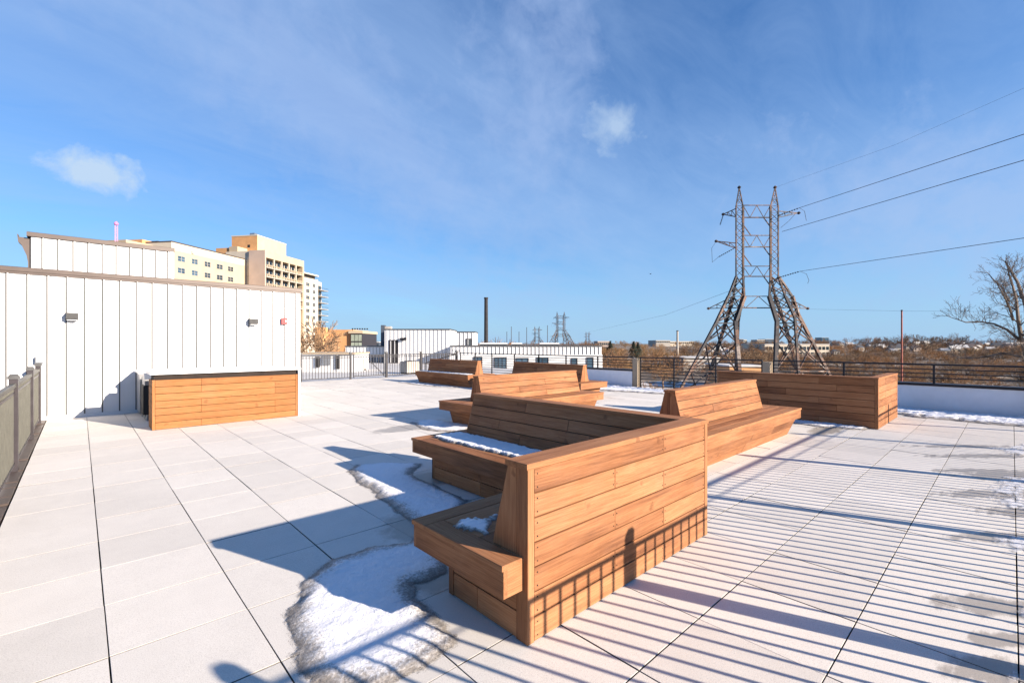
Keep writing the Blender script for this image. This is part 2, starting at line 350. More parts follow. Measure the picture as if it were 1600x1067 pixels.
def tag(o, label=None, cat=None, group=None, kind=None):
    if label: o['label'] = label
    if cat: o['category'] = cat
    if group: o['group'] = group
    if kind: o['kind'] = kind
    return o
def thing(name, label, cat, loc=(0, 0, 0), rz=0.0, group=None):
    o = bpy.data.objects.new(name, None); COL.objects.link(o); o.location = loc; o.rotation_euler = (0, 0, rz); o.empty_display_size = .2
    return tag(o, label, cat, group)
def copy_tree(o, parent=None):
    c = o.copy(); COL.objects.link(c); c.parent = parent
    for ch in list(o.children): copy_tree(ch, c)
    return c
def rotz(v, a): return Vector((v.x*math.cos(a)-v.y*math.sin(a), v.x*math.sin(a)+v.y*math.cos(a), v.z))
# ------------------------------------------------------------------ setting: valley ground and deck
GZ = -12.0
def terr(x, y):
    r = math.hypot(x, y)
    t = max(0, r-110); h = GZ + 9.5*(1-math.exp(-t/330)) + 2.0*min(1, t/900)
    a = math.degrees(math.atan2(x*Rv.x+y*Rv.y, x*Fv.x+y*Fv.y))
    h += 3.0*max(0, min(1, (a-22)/14))*math.exp(-((r-430)/230)**2)
    h += 1.2*mnoise.noise(Vector((x/90, y/90, 0)))*min(1, t/100)
    return h
mb = MB(); rings = [0, 12, 25, 40, 60, 85, 110, 140, 175, 215, 260, 310, 370, 440, 520, 620, 750, 950, 1300, 2000, 3500, 6500]; NA = 96; vs = [(0, 0, GZ)]
for r in rings[1:]:
    for k in range(NA):
        an = 2*math.pi*k/NA; x, y = r*math.cos(an), r*math.sin(an); vs.append((x, y, terr(x, y)))
fs = [(0, 1+k, 1+(k+1) % NA) for k in range(NA)]
for i in range(len(rings)-2):
    for k in range(NA): fs.append((1+i*NA+k, 1+(i+1)*NA+k, 1+(i+1)*NA+(k+1) % NA, 1+i*NA+(k+1) % NA))
mb.add(vs, fs); tag(mb.build('ground', M['ground'], smooth=True), kind='structure')
# pavers
S = .617; X0, Y0 = .106, -.02
DX0, DX1, DY0, DY1 = -.50, 14.45, -.62, 19.75
mb = MB(); xs = [DX0]+[X0+S*k for k in range(0, 24) if X0+S*k < DX1-.05]+[DX1]; ys = [DY0]+[Y0+S*k for k in range(0, 33) if Y0+S*k < DY1-.05]+[DY1]
for a, b_ in zip(xs[:-1], xs[1:]):
    for c, d_ in zip(ys[:-1], ys[1:]):
        if c > 13.3 and a < 4.0: continue
        g = .0032; zt = random.uniform(-.0014, .0014); tl = [random.uniform(-.0012, .0012) for _ in range(4)]
        ch = .001; jx, jy = random.uniform(-.0012, .0012), random.uniform(-.0012, .0012)
        q = [(a+g+jx, c+g+jy), (b_-g+jx, c+g+jy), (b_-g+jx, d_-g+jy), (a+g+jx, d_-g+jy)]
        qi = [(a+g+ch+jx, c+g+ch+jy), (b_-g-ch+jx, c+g+ch+jy), (b_-g-ch+jx, d_-g-ch+jy), (a+g+ch+jx, d_-g-ch+jy)]
        vs = [(x, y, -.05) for x, y in q]+[(x, y, -ch+zt+tl[i]) for i, (x, y) in enumerate(q)]+[(x, y, zt+tl[i]) for i, (x, y) in enumerate(qi)]
        mb.add(vs, [(i, (i+1) % 4, (i+1) % 4+4, i+4) for i in range(4)]+[(i+4, (i+1) % 4+4, (i+1) % 4+8, i+8) for i in range(4)]+[(8, 9, 10, 11)]); mb.mi[-9:-5] = [1]*4
tag(mb.build('paved_deck', [M['paver'], M['joint']]), kind='structure')
mb = MB(); mb.box(DX0-.25, DX1+.5, DY0-.2, DY1+.1, -1.2, -.055)
tag(mb.build('roof_slab', M['dark']), kind='structure')
mb = MB(); mb.box(DX0-.24, DX1+.49, DY0-.19, DY1+.09, -11.99, -1.201)
bl = thing('apartment_block', 'lower storeys of the block that carries the paved roof deck', 'building'); mb.build('wall', M['cream_hi'], bl)
# ------------------------------------------------------------------ benches
BH = .94; SHT = .45; FT = .17
def l_bench(ox, oy, s, L1, L2, label, seat_end=.25):
    """outer corner at (ox,oy); arm 1 runs to -x*s along y=0, arm 2 runs to +y along x=0"""
    t = thing('corner_bench', label, 'bench', (ox, oy, 0), 0, 'corner benches on the deck')
    U = X3*s
    def B(mb, x0, x1, y0, y1, z0, z1, grain='x', ch=.0015, mi=0):
        xa, xb = sorted((x0*s, x1*s)); mb.box(xa, xb, y0, y1, z0, z1, mi, grain, ch)
    J = [(L1*.64,), (L1*.35,)]; J2 = [(L2*.30, L2*.72), (L2*.5,), (L2*.2, L2*.62)]
    tr = .05; T = .022
    # arm 1 wall
    mb = MB()
    mb.prism([(T, 0), (T, BH-.03), (.135, BH-.03), (.262, SHT), (.262, 0)], (-L1*s+T*s, 0, 0), Y3, Z3, U, L1-2*T, 1)
    mb.planks(Vector(((-L1+tr)*s, T, .004)), U, Z3, -Y3, L1-2*tr, BH-.036, 7, J)
    mb.slab(((-L1)*s, T, .004), Z3, U, -Y3, BH-.036, tr-.003, T+.002, .002)
    mb.slab(((-tr+.003)*s, T, .004), Z3, U, -Y3, BH-.036, tr-.003, T+.002, .002)
    for k in range(7):      # screws at the board ends
        zz = .004+(k+.5)*(BH-.036)/7
        for xx in [tr+.022, L1-tr-.022]+[v_ for j_ in J[k % 2] for v_ in (tr+j_-.018, tr+j_+.018)]:
            for dz in (-.035, .035): mb.beam(Vector(((-L1+xx)*s, .001, zz+dz)), Vector(((-L1+xx)*s, -.0022, zz+dz)), .008, 1, None, 8)
    # end panel, upright boards
    zt = BH-.032; sl = (.28-.15)/(zt-SHT)
    mb.prism([(0.001, .004), (.085, .004), (.085, zt), (0.001, zt)], ((-L1+T)*s, 0, 0), Y3, Z3, -U, T, 2, 'v')
    mb.prism([(.089, SHT+.003), (.28, SHT+.003), (.15+.002, zt), (.089, zt)], ((-L1+T)*s, 0, 0), Y3, Z3, -U, T-.002, 2, 'v')
    # slanted inner face
    vv = Vector((0, -.13, zt-SHT)); ln = vv.length; vv.normalize(); nn = Vector((0, vv.z, -vv.y))
    mb.planks(Vector(((-L1+.006)*s, .262, SHT+.004)), U, vv, nn, L1-.2, ln, 4, [(L1*.45,), (L1*.6,)], th=.018)
    mb.build('backrest', [M['wood'], M['gap'], M['wood']], t)
    mb = MB(); B(mb, -L1-.012, .008, -.008, .160, BH-.03, BH, 'x', .003); mb.build('top_cap', M['wood'], t)
    # arm 2 wall
    mb = MB()
    mb.prism([(-T, 0), (-T, BH-.03), (-.135, BH-.03), (-.262, SHT), (-.262, 0)], (0, T, 0), U, Z3, Y3, L2-2*T, 1)
    mb.planks(Vector((-T*s, tr, .004)), Y3, Z3, U, L2-2*tr, BH-.036, 7, J2)
    for y in (.023, L2-tr+.003): mb.slab((-T*s, y, .004), Z3, Y3, U, BH-.036, tr-.026 if y < .1 else tr-.003, T+.002, .002)
    mb.prism([(-.001, .004), (-.085, .004), (-.085, zt), (-.001, zt)], (0, L2-T, 0), U, Z3, Y3, T, 0, 'v')
    mb.prism([(-.089, SHT+.003), (-.28, SHT+.003), (-.152, zt), (-.089, zt)], (0, L2-T, 0), U, Z3, Y3, T-.002, 0, 'v')
    vv = Vector((.13*s, 0, zt-SHT)); vv.normalize(); nn = Vector((-vv.z*s, 0, abs(vv.x)))
    mb.planks(Vector((-.262*s, .16, SHT+.004)), Y3, vv, nn, L2-.166, ln, 4, [(L2*.62,), (L2*.3, L2*.75), (L2*.4,)], th=.018)
    mb.build('backrest', [M['wood'], M['gap']], t)
    mb = MB(); B(mb, -.160, .008, .1605, L2+.012, BH-.03, BH, 'y', .003); mb.build('top_cap', M['wood'], t)
    # seat: boards
    e1 = L1+.14; D = .88; e2 = L2+seat_end; zt = SHT; th = .028
    mb = MB()
    B(mb, -e1-.01, -e1+.13, .03, D-.135, zt-th, zt, 'y', .003)
    B(mb, -e1-.01, -D-.003, D-.132, D+.01, zt-th, zt, 'x', .003)
    k = .265
    n = 3; wv = (D-.135-.03)/4
    for i in range(4): B(mb, -e1+.134, -D+.13, .03+i*wv, .03+(i+1)*wv-.005, zt-th, zt, 'x', .003)
    B(mb, -D-.01+.0, -D+.13, D+.0-.132+.0, e2-.14, zt-th+.0, zt+.0005, 'y', .003)
    B(mb, -D-.01, -.03, e2-.136, e2+.01, zt-th, zt, 'x', .003)
    wv = (D-.135-.03)/4
    for i in range(4): B(mb, -D+.134+i*wv, -D+.134+(i+1)*wv-.005, .62 if i else .62, e2-.14, zt-th+.0007, zt+.0008, 'y', .003)
    # fascia
    fz0, fz1 = zt-th-FT+.03, zt-th
    B(mb, -e1, -e1+.025, .035, D-.0255, fz0, fz1, 'y', .002)
    B(mb, -e1, -D, D-.025, D, fz0, fz1, 'x', .002)
    B(mb, -e1+.0255, -L1-.001, .030, .055, fz0, fz1, 'x', .002)
    B(mb, -e1, -e1+.025, .030, .0349, fz0, fz1, 'y')
    B(mb, -D, -D+.025, D+.0002, e2-.0255, fz0, fz1, 'y', .002)
    B(mb, -D, -.035, e2-.025, e2, fz0, fz1, 'x', .002)
    B(mb, -e1+.026, -.1, .04, D-.026, fz0+.012, fz1-.001, 'x', 0, 1)
    B(mb, -D+.026, -.1, D-.02, e2-.026, fz0+.013, fz1-.001, 'x', 0, 1)
    mb.build('seat', [M['wood'], M['gap']], t)
    # base
    mb = MB(); bd = .70; hb = fz0+.011
    B(mb, -L1+T+.001, -.05, .03, bd-T, .002, hb, 'x', 0, 1); B(mb, -bd-.07+T, -.05, .03, L2-T, .001, hb-.001, 'x', 0, 1)
    mb.planks(Vector(((-L1+T)*s, .087, .004)), Y3, Z3, -U, bd-.087-tr, hb-.004, 2, [(.33,), ()], th=T-.003)
    mb.slab(((-L1+T)*s, bd-tr+.003, .004), Z3, Y3, -U, hb-.004, tr-.003, T, .002)
    mb.planks(Vector((-L1*s, bd-T, .004)), U, Z3, Y3, L1-bd-.07-.03, hb-.004, 2, [(L1*.4,), (L1*.2,)], th=T)
    mb.planks(Vector(((-bd-.07+T)*s, bd-.0, .004)), Y3, Z3, -U, L2-bd-tr, hb-.004, 2, [(L2*.45,), (L2*.3,)], th=T)
    mb.slab(((-bd-.07+T)*s, L2-tr+.003, .004), Z3, Y3, -U, hb-.004, tr-.003, T, .002)
    mb.planks(Vector(((-bd-.07)*s, L2-T, .004)), U, Z3, Y3, bd-.02, hb-.004, 2, [(), ()], th=T-.002)
    mb.build('base', [M['wood'], M['gap']], t)
    return t
l_bench(3.76, 1.70, 1, 2.07, 2.88, 'nearest L-shaped hardwood bench with snow on its seats and railing shadows on its long back')
l_bench(10.63, 1.66, -1, 2.07, 2.92, 'L-shaped hardwood bench turned away, its dark plank back seen whole beside the white parapet')
def i_bench(cx, cy, rz, Ls, b0, b1, label, hw=.615, bi=.22, snow=False):
    """two-sided bench along local x, from 0 to Ls, back from b0 to b1"""
    t = thing('double_bench', label, 'bench', (cx, cy, 0), rz, 'two-sided benches on the deck')
    T = .02; zt = BH-.03
    mb = MB()
    mb.prism([(-.075+T, zt), (.075-T, zt), (.19-T, SHT), (-.19+T, SHT)], (b0+T, 0, 0), Y3, Z3, X3, b1-b0-2*T, 1)
    for sg in (-1, 1):
        vv = Vector((0, -sg*.115, zt-SHT-.004)); ln = vv.length; vv.normalize(); nn = Vector((0, sg*vv.z, sg*-vv.y))
        nn = Vector((0, sg*vv.z, abs(vv.y)))
        mb.planks(Vector((b0, sg*(.19-T), SHT+.004)), X3, vv, nn, b1-b0, ln-.002, 4, [((b1-b0)*.62,), ((b1-b0)*.35,)], th=T)
    for (xx, dr) in ((b0+T, -1), (b1-T, 1)):
        mb.prism([(-.07, zt-.001), (-.002, zt-.001), (-.002, SHT+.003), (-.185, SHT+.003)], (xx, 0, 0), Y3, Z3, X3*dr, T-.002, 0, 'v')
        mb.prism([(.07, zt-.001), (.002, zt-.001), (.002, SHT+.003), (.185, SHT+.003)], (xx, 0, 0), Y3, Z3, X3*dr, T-.002, 0, 'v')
    mb.build('backrest', [M['wood'], M['gap']], t)
    mb = MB(); mb.box(b0-.01, b1+.01, -.085, .085, zt, BH, 0, 'x', .003); mb.build('top_cap', M['wood'], t)
    mb = MB(); th = .028; z1 = SHT-th; z0 = SHT-FT
    mb.box(-.01, .125, -hw-.01, hw+.01, z1, SHT, 0, 'y', .003); mb.box(Ls-.125, Ls+.01, -hw-.01, hw+.01, z1, SHT, 0, 'y', .003)
    nb = 8; wv = (2*hw+.02)/nb
    for i in range(nb): mb.box(.128, Ls-.128, -hw-.01+i*wv, -hw-.01+(i+1)*wv-.005, z1, SHT, 0, 'x', .003)
    mb.box(0, Ls, -hw, -hw+.025, z0, z1, 0, 'x', .002); mb.box(0, Ls, hw-.025, hw, z0, z1, 0, 'x', .002)
    mb.box(0, .025, -hw+.0255, hw-.0255, z0, z1, 0, 'y', .002); mb.box(Ls-.025, Ls, -hw+.0255, hw-.0255, z0, z1, 0, 'y', .002)
    mb.box(.026, Ls-.026, -hw+.026, hw-.026, z0+.01, z1-.001, 1)
    mb.build('seat', [M['wood'], M['gap']], t)
    mb = MB(); hb = z0+.009; wt, wb = hw-.015, hw-.15
    mb.prism([(-wt+T, hb), (wt-T, hb), (wb-T, 0.002), (-wb+T, .002)], (bi+T, 0, 0), Y3, Z3, X3, Ls-2*bi-2*T, 1)
    for sg in (-1, 1):
        vv = Vector((0, sg*(wt-wb), hb-.004)); ln = vv.length; vv.normalize(); nn = Vector((0, sg*vv.z, -abs(vv.y)))
        mb.planks(Vector((bi, sg*(wb-T), .004)), X3, vv, nn, Ls-2*bi, ln, 2, [((Ls-2*bi)*.4,), ((Ls-2*bi)*.7,)], th=T)
    for (xx, dr) in ((bi+T, -1), (Ls-bi-T, 1)):
        zm = hb/2; wm = (wt+wb)/2
        mb.prism([(-wb, .004), (wb, .004), (wm, zm-.003), (-wm, zm-.003)], (xx, 0, 0), Y3, Z3, X3*dr, T-.002)
        mb.prism([(-wm, zm+.003), (wm, zm+.003), (wt, hb), (-wt, hb)], (xx, 0, 0), Y3, Z3, X3*dr, T-.002)
    mb.build('base', [M['wood'], M['gap']], t)
    return t
i_bench(5.15, 7.02, 0, 3.68, .43, 3.35, 'two-sided hardwood bench in the middle of the deck, just behind the nearest corner bench')
i_bench(5.38, 3.11, 0, 3.77, .38, 3.22, 'two-sided hardwood bench on the right of the nearest corner bench, sunlit front')
i_bench(10.62, 13.05, rad(90), 3.5, .0+.12, 3.25, 'far two-sided hardwood bench by the back fence, snow along its dark seat', bi=.05)
i_bench(10.80, 8.15, rad(90), 3.65, .35, 3.3, 'two-sided bench partly hidden behind the middle one, near the white parapet')
# ------------------------------------------------------------------ railings
def railing(name, label, p0, p1, posts, group='picket railings round the deck', H=1.07, base=.07, pick=.125, pw=.019, mats=('post', 'picket'), post_w=.08, post_h=1.17, second=.10, bottom=None, slim=False):
    p0 = Vector(p0); p1 = Vector(p1); D = (p1-p0).normalized(); Ln = (p1-p0).length; Nn = Vector((-D.y, D.x, 0))
    t = thing(name, label, 'railing', p0, math.atan2(D.y, D.x), group)
    mb = MB(); mb.box(0, Ln, -(.016 if slim else .026), (.016 if slim else .026), H-(.024 if slim else .045), H, 0, 'x', .005); mb.build('top_rail', M[mats[1]], t)
    mb = MB(); mb.box(0, Ln, -.004 if slim else -.014, .004 if slim else .014, H-second-(.008 if slim else .03), H-second, 0); mb.build('rail', M[mats[0]], t)
    mb = MB(); mb.box(0, Ln, -.014, .014, base, base+.03, 0); mb.build('rail', M[mats[0]], t)
    mb = MB(); n = int(Ln/pick)
    for k in range(n):
        x = pick*(k+.5)
        if min(abs(x-q) for q in posts) < .05: continue
        mb.box(x-pw/2, x+pw/2, -pw/2, pw/2, base+.03, H-.022)
    mb.build('picket_panel', M[mats[1]], t)
    for q in posts:
        mb = MB(); mb.box(q-post_w/2, q+post_w/2, -post_w/2, post_w/2, bottom if bottom is not None else -.06, post_h-.045, 0, 'z', .003); po = mb.build('post', M[mats[0]], t)
        mb = MB(); c = post_w/2+(.001 if slim else .012); mb.box(q-c, q+c, -c, c, post_h-.045, post_h-.01, 0, 'x', .004)
        mb.box(q-c*.8, q+c*.8, -c*.8, c*.8, post_h-.01, post_h+.012, 0, 'x', .01); mb.build('cap', M['grey_fix'], po)
    return t
railing('railing', 'olive-grey picket railing along the left edge of the deck, meeting the white panelled wall', (-.60, -.55, 0), (-.60, 13.42, 0), [.0+.02, 2.3, 4.6, 6.7, 8.95, 11.55, 13.5-.0+.25][:6]+[13.55])
railing('railing', 'picket railing behind the camera that casts the striped shadows on the pavers', (1.58, -.50, 0), (14.5, -.50, 0), [.07, 1.87, 4.1, 6.37, 8.67, 10.9, 12.8], slim=True)
mb = MB(); y = -.6
while y < 13.3:
    l = random.uniform(.25, .7); mb.box(-.70, -.512, y, y+l-.02, -.07, random.uniform(-.02, .015), 0, 'y', .004); y += l
tag(mb.build('edge_blocks', M['coping']), 'row of brown edge blocks under the left railing', 'edging')
# back fence with gate
FY = 19.82
t = railing('fence', 'black picket fence between the wall end and the gate at the back of the deck', (4.52, FY, 0), (8.76, FY, 0), [.05, 2.1, 4.2], mats=('iron', 'iron'), group='black picket fences at the back', post_w=.07)
t = railing('fence', 'black picket fence between the gate and the far corner of the deck', (10.44, FY, 0), (14.5, FY, 0), [.0, 1.85, 4.02], mats=('iron', 'iron'), group='black picket fences at the back', post_w=.09)
g = thing('gate', 'black picket gate with a diagonal brace in the back fence', 'gate', (8.84, FY, 0))
mb = MB()
for z in (.1, .96, 1.03): mb.box(0, 1.5, -.018, .018, z, z+.035)
for x in (0, 1.46): mb.box(x, x+.04, -.02, .02, .06, 1.1)
mb.beam((.7, -.03, .85), (1.46, -.03, .12), .03); mb.build('gate_frame', M['iron'], g)
mb = MB()
for k in range(11): mb.box(.13+k*.12-.009, .13+k*.12+.009, -.009, .009, .135, .96)
mb.build('picket_panel', M['iron'], g)
# right parapet with horizontal rails
PX = 14.62
par = []
for (y0, y1, lab) in ((-2.5, 4.72, 'near stretch of low white parapet with a black cap, running off the right edge'), (9.30, 14.0, 'far stretch of low white parapet with a black cap, behind the benches')):
    t = thing('parapet', lab, 'parapet', (PX, y0, 0), 0, 'low white parapets')
    mb = MB(); mb.box(-.09, .16, 0, y1-y0, -.06, .575, 0, 'y'); mb.build('wall', M['white_wall'], t)
    mb = MB(); mb.box(-.115, .185, -.01, y1-y0+.01, .575, .635, 0, 'y', .006); mb.build('cap', M['iron'], t)
for (y0, y1, lab) in ((4.74, 4.94, 'tan masonry pier between dark posts, right end of the open railing bay'), (9.08, 9.28, 'tan masonry pier at the end of the far parapet')):
    mb = MB(); mb.box(PX-.1, PX+.17, y0, y1, -.06, 1.03, 0, 'z', .006); tag(mb.build('pier', M['tan']), lab, 'pier')
YP = [-.45, 1.25, 3.0, 4.69, 4.99, 6.35, 7.75, 9.03, 9.33, 10.9, 12.5, 14.05, 15.6, 17.2, 18.5, 19.75]
def hrail(y0, y1, zs, label, zb):
    t = thing('railing', label, 'railing', (PX+.03, y0, 0), 0, 'black horizontal railings')
    mb = MB(); mb.box(-.025, .025, 0, y1-y0, 1.05, 1.09, 0, 'y', .004); mb.build('top_rail', M['iron'], t)
    for z in zs: mb = MB(); mb.box(-.012, .012, 0, y1-y0, z-.012, z+.012, 0, 'y'); mb.build('rail', M['iron'], t)
    for q in YP:
        if y0-.05 <= q <= y1+.05: mb = MB(); mb.box(-.022, .022, q-y0-.022, q-y0+.022, zb, 1.05, 0, 'z'); mb.build('post', M['iron'], t)
up = [.96, .86, .76]; dn = [.96, .85, .74, .63, .52, .41, .30, .19, .08]
hrail(-.47, 4.70, up, 'black horizontal railing on the near white parapet', .635)
hrail(4.98, 9.05, dn, 'full height black horizontal railing in the gap between the parapets', -.05)
hrail(9.32, 14.02, up, 'black horizontal railing on the far white parapet', .635)
hrail(14.04, 19.77, dn, 'full height black horizontal railing at the far right corner of the deck', -.05)
# ------------------------------------------------------------------ white panelled building
def seamed(mb, x0, x1, y, z0, z1, step, xref, rib=.022, out=.028):
    k = math.floor((xref-x0)/step); x = xref-k*step
    while x < x1-.005:
        mb.box(x-rib/2, x+rib/2, y-out, y, z0, z1); mb.box(x-rib/2-max(.018, rib*1.1), x-rib/2-.0005, y-.004, y, z0, z1, 1); x += step  # grey strip left of each rib paints in the shadow it casts
bd = thing('rooftop_building', 'low white panelled building on the left with a brown coping', 'building', (0, 0, 0))
WY = 13.5; WH = 3.03
mb = MB(); mb.box(-9, 4.46, WY, 17.4, -.06, WH); mb.build('wall', M['white_panel'], bd)
mb = MB(); seamed(mb, -8.9, 4.46, WY, .07, WH-.07, .2855, 4.38)
mb.box(4.40, 4.487, WY-.02, WY+.05, .07, WH-.07)
k = 0; x = 4.38-.2855
while x > -8.8:
    mb.box(x+.03, x+.22, WY-.010, WY, WH-.075-.012, WH-.075); x -= .2855
mb.build('siding', [M['white_panel'], M['grey_fix']], bd)
mb = MB(); mb.box(-9.02, 4.53, WY-.05, 17.45, WH-.03, WH+.06, 0, 'x', .01); mb.box(-9.02, 4.51, WY-.035, WY-.0, WH-.075, WH-.031); mb.build('coping', M['coping'], bd)
mb = MB(); mb.box(-9, 4.47, WY-.03, WY-.001, -.005, .068, 0, 'x', .004); mb.build('base_flashing', M['white_panel'], bd)
# penthouse volume behind
ub = thing('penthouse', 'white panelled upper storey with a brown coping and corner gutter, above the low building', 'building')
UY = 19.6
zl = UY*.7325-.7*.68
mb = MB(); mb.box(-1.05, 2.33, UY, UY+5, -2, 4.78); mb.build('wall', M['white_panel'], ub)
mb = MB(); seamed(mb, -.9, 2.33, UY, 2.5, 4.7, .335, 2.22, .03, .03); mb.box(2.26, 2.36, UY-.04, UY, 2.5, 4.7); mb.build('siding', [M['white_panel'], M['grey_fix']], ub)
mb = MB(); mb.box(-1.14, 2.38, UY-.06, UY+5.05, 4.70, 4.83, 0, 'x', .01); mb.build('coping', M['coping'], ub)
mb = MB(); mb.prism([(0, 0), (.12, 0), (.12, 1.1), (.18, 1.45), (.18, 1.62), (-.34, 1.62), (-.36, 1.70), (-.40, 1.70), (-.36, 1.48), (-.24, 1.40), (-.05, 1.10), (0, .9)], (-1.12, UY+.1, 3.05), X3*.55, Z3, Y3, .3); mb.build('gutter', M['coping'], ub)
# wall fittings
def wall_pack(x, h, label):
    t = thing('wall_light', label, 'wall light', (x, WY-.03, h), 0, 'grey lights on the white wall')
    mb = MB(); mb.prism([(0, -.075), (-.13, -.055), (-.15, .055), (-.03, .08), (0, .08)], (-.095, 0, 0), Y3, Z3, X3, .19); mb.build('housing', M['grey_fix'], t)
    mb = MB(); mb.box(-.08, .08, -.125, -.01, -.082, -.070); mb.build('lens', M['white_top'], t)
wall_pack(-.12, 2.13, 'square grey wall light on the left part of the white wall')
wall_pack(3.30, 2.13, 'square grey wall light beside the red fire alarm')
t = thing('fire_alarm', 'red fire alarm horn with a white strobe on the white wall', 'fire alarm', (4.06, WY-.03, 2.17))
mb = MB(); mb.box(-.075, .075, -.055, .0, -.085, .085, 0, 'x', .012); mb.build('housing', M['red'], t)
mb = MB(); mb.box(.01, .045, -.075, -.055, -.03, .03, 0, 'x', .008); mb.build('strobe', M['white_top'], t)
t = thing('socket_box', 'small grey weatherproof socket box low on the white wall above the railing end', 'socket box', (-.60, WY-.03, 1.24))
mb = MB(); mb.box(-.06, .06, -.09, 0, -.07, .07, 0, 'x', .01); mb.build('housing', M['steel'], t)
mb = MB(); mb.box(-.045, .045, -.105, -.09, -.05, .05, 0, 'x', .006); mb.build('cover', M['white_top'], t)
# ------------------------------------------------------------------ outdoor kitchen bar
bar = thing('bar_counter', 'plank-clad outdoor bar counter with a white slab top, in front of the white building', 'bar', (.95, 10.52, 0))
BL = 2.50
mb = MB(); mb.box(.02, BL-.02, .02, .55, 0.0, .90, 1); mb.planks(Vector((.045, .02, .004)), X3, Z3, -Y3, BL-.09, .90, 7, [(.7,), (2.0,), (.7, 2.0)], th=.022)
mb.slab((0, .02, .004), Z3, X3, -Y3, .90, .042, .024, .002); mb.slab((BL-.042, .02, .004), Z3, X3, -Y3, .90, .042, .024, .002)
mb.planks(Vector((.02, .022, .004)), Y3, Z3, -X3, .53, .90, 7, [()], th=.02); mb.planks(Vector((BL-.02, .022, .004)), Y3, Z3, X3, .53, .90, 7, [()], th=.02)
mb.build('cladding', [M['wood_bar'], M['gap']], bar)
mb = MB(); mb.box(.03, BL-.03, .03, .5, .902, 1.0); mb.build('shadow_gap_frame', M['gap'], bar)
mb = MB(); mb.box(-.03, BL+.06, -.03, .72, 1.0, 1.045, 0, 'x', .005); mb.box(BL+.012, BL+.055, 0, .69, .0, .9995, 0); mb.build('countertop', M['white_top'], bar)
kt = thing('kitchen_counter', 'stainless outdoor kitchen counter against the white wall, behind the bar', 'kitchen counter', (.93, 12.62, 0))
mb = MB(); mb.box(.0, 2.7, 0, .74, .1, .92, 0, 'x', .006); mb.build('cabinet', M['steel'], kt)
mb = MB(); mb.box(-.02, 2.72, -.03, .77, .92, .98, 0, 'x', .006); mb.build('countertop', M['white_top'], kt)
for (x0, x1, z0, z1) in ((.04, .5, .62, .86), (.04, .5, .34, .58), (.56, 1.2, .16, .86), (1.26, 1.9, .16, .86)):
    mb = MB(); mb.box(x0, x1, -.02, -.001, z0, z1, 0, 'x', .004); q = mb.build('door', M['steel'], kt)
    mb = MB(); mb.box(x0+.08, x1-.08, -.05, -.035, z1-.06, z1-.045); mb.box(x0+.08, x0+.095, -.036, -.02, z1-.06, z1-.045); mb.box(x1-.095, x1-.08, -.036, -.02, z1-.06, z1-.045); mb.build('handle', M['grey_fix'], q)
for x in (.04, 2.6): mb = MB(); mb.box(x, x+.06, .04, .1, -.0, .1); mb.box(x, x+.06, .62, .68, 0, .1); mb.build('leg', M['steel'], kt)
gr = thing('grill_cart', 'black grill cart in the gap behind the left end of the bar', 'grill', (.93, 11.85, 0))
mb = MB(); mb.box(0, .95, 0, .5, .13, .72, 0, 'x', .02); mb.build('cabinet', M['dark'], gr)
mb = MB(); mb.prism([(0, 0), (.5, 0), (.5, .12), (.36, .24), (.14, .24), (0, .12)], (0.02, .0, .722), Y3, Z3, X3, .91); mb.build('lid', M['steel'], gr)
mb = MB(); mb.beam((.1, -.05, .78), (.85, -.05, .78), .03); mb.beam((.1, -.05, .78), (.1, .01, .78), .02); mb.beam((.85, -.05, .78), (.85, .01, .78), .02); mb.build('handle', M['steel'], gr)
for x, y in ((.05, .05), (.87, .05), (.05, .42), (.87, .42)): mb = MB(); mb.lathe((x+.02, y+.02, 0), [(.022, 0), (.03, .02), (.03, .06), (.018, .08), (.018, .13)], 10); mb.build('caster', M['steel'], gr)
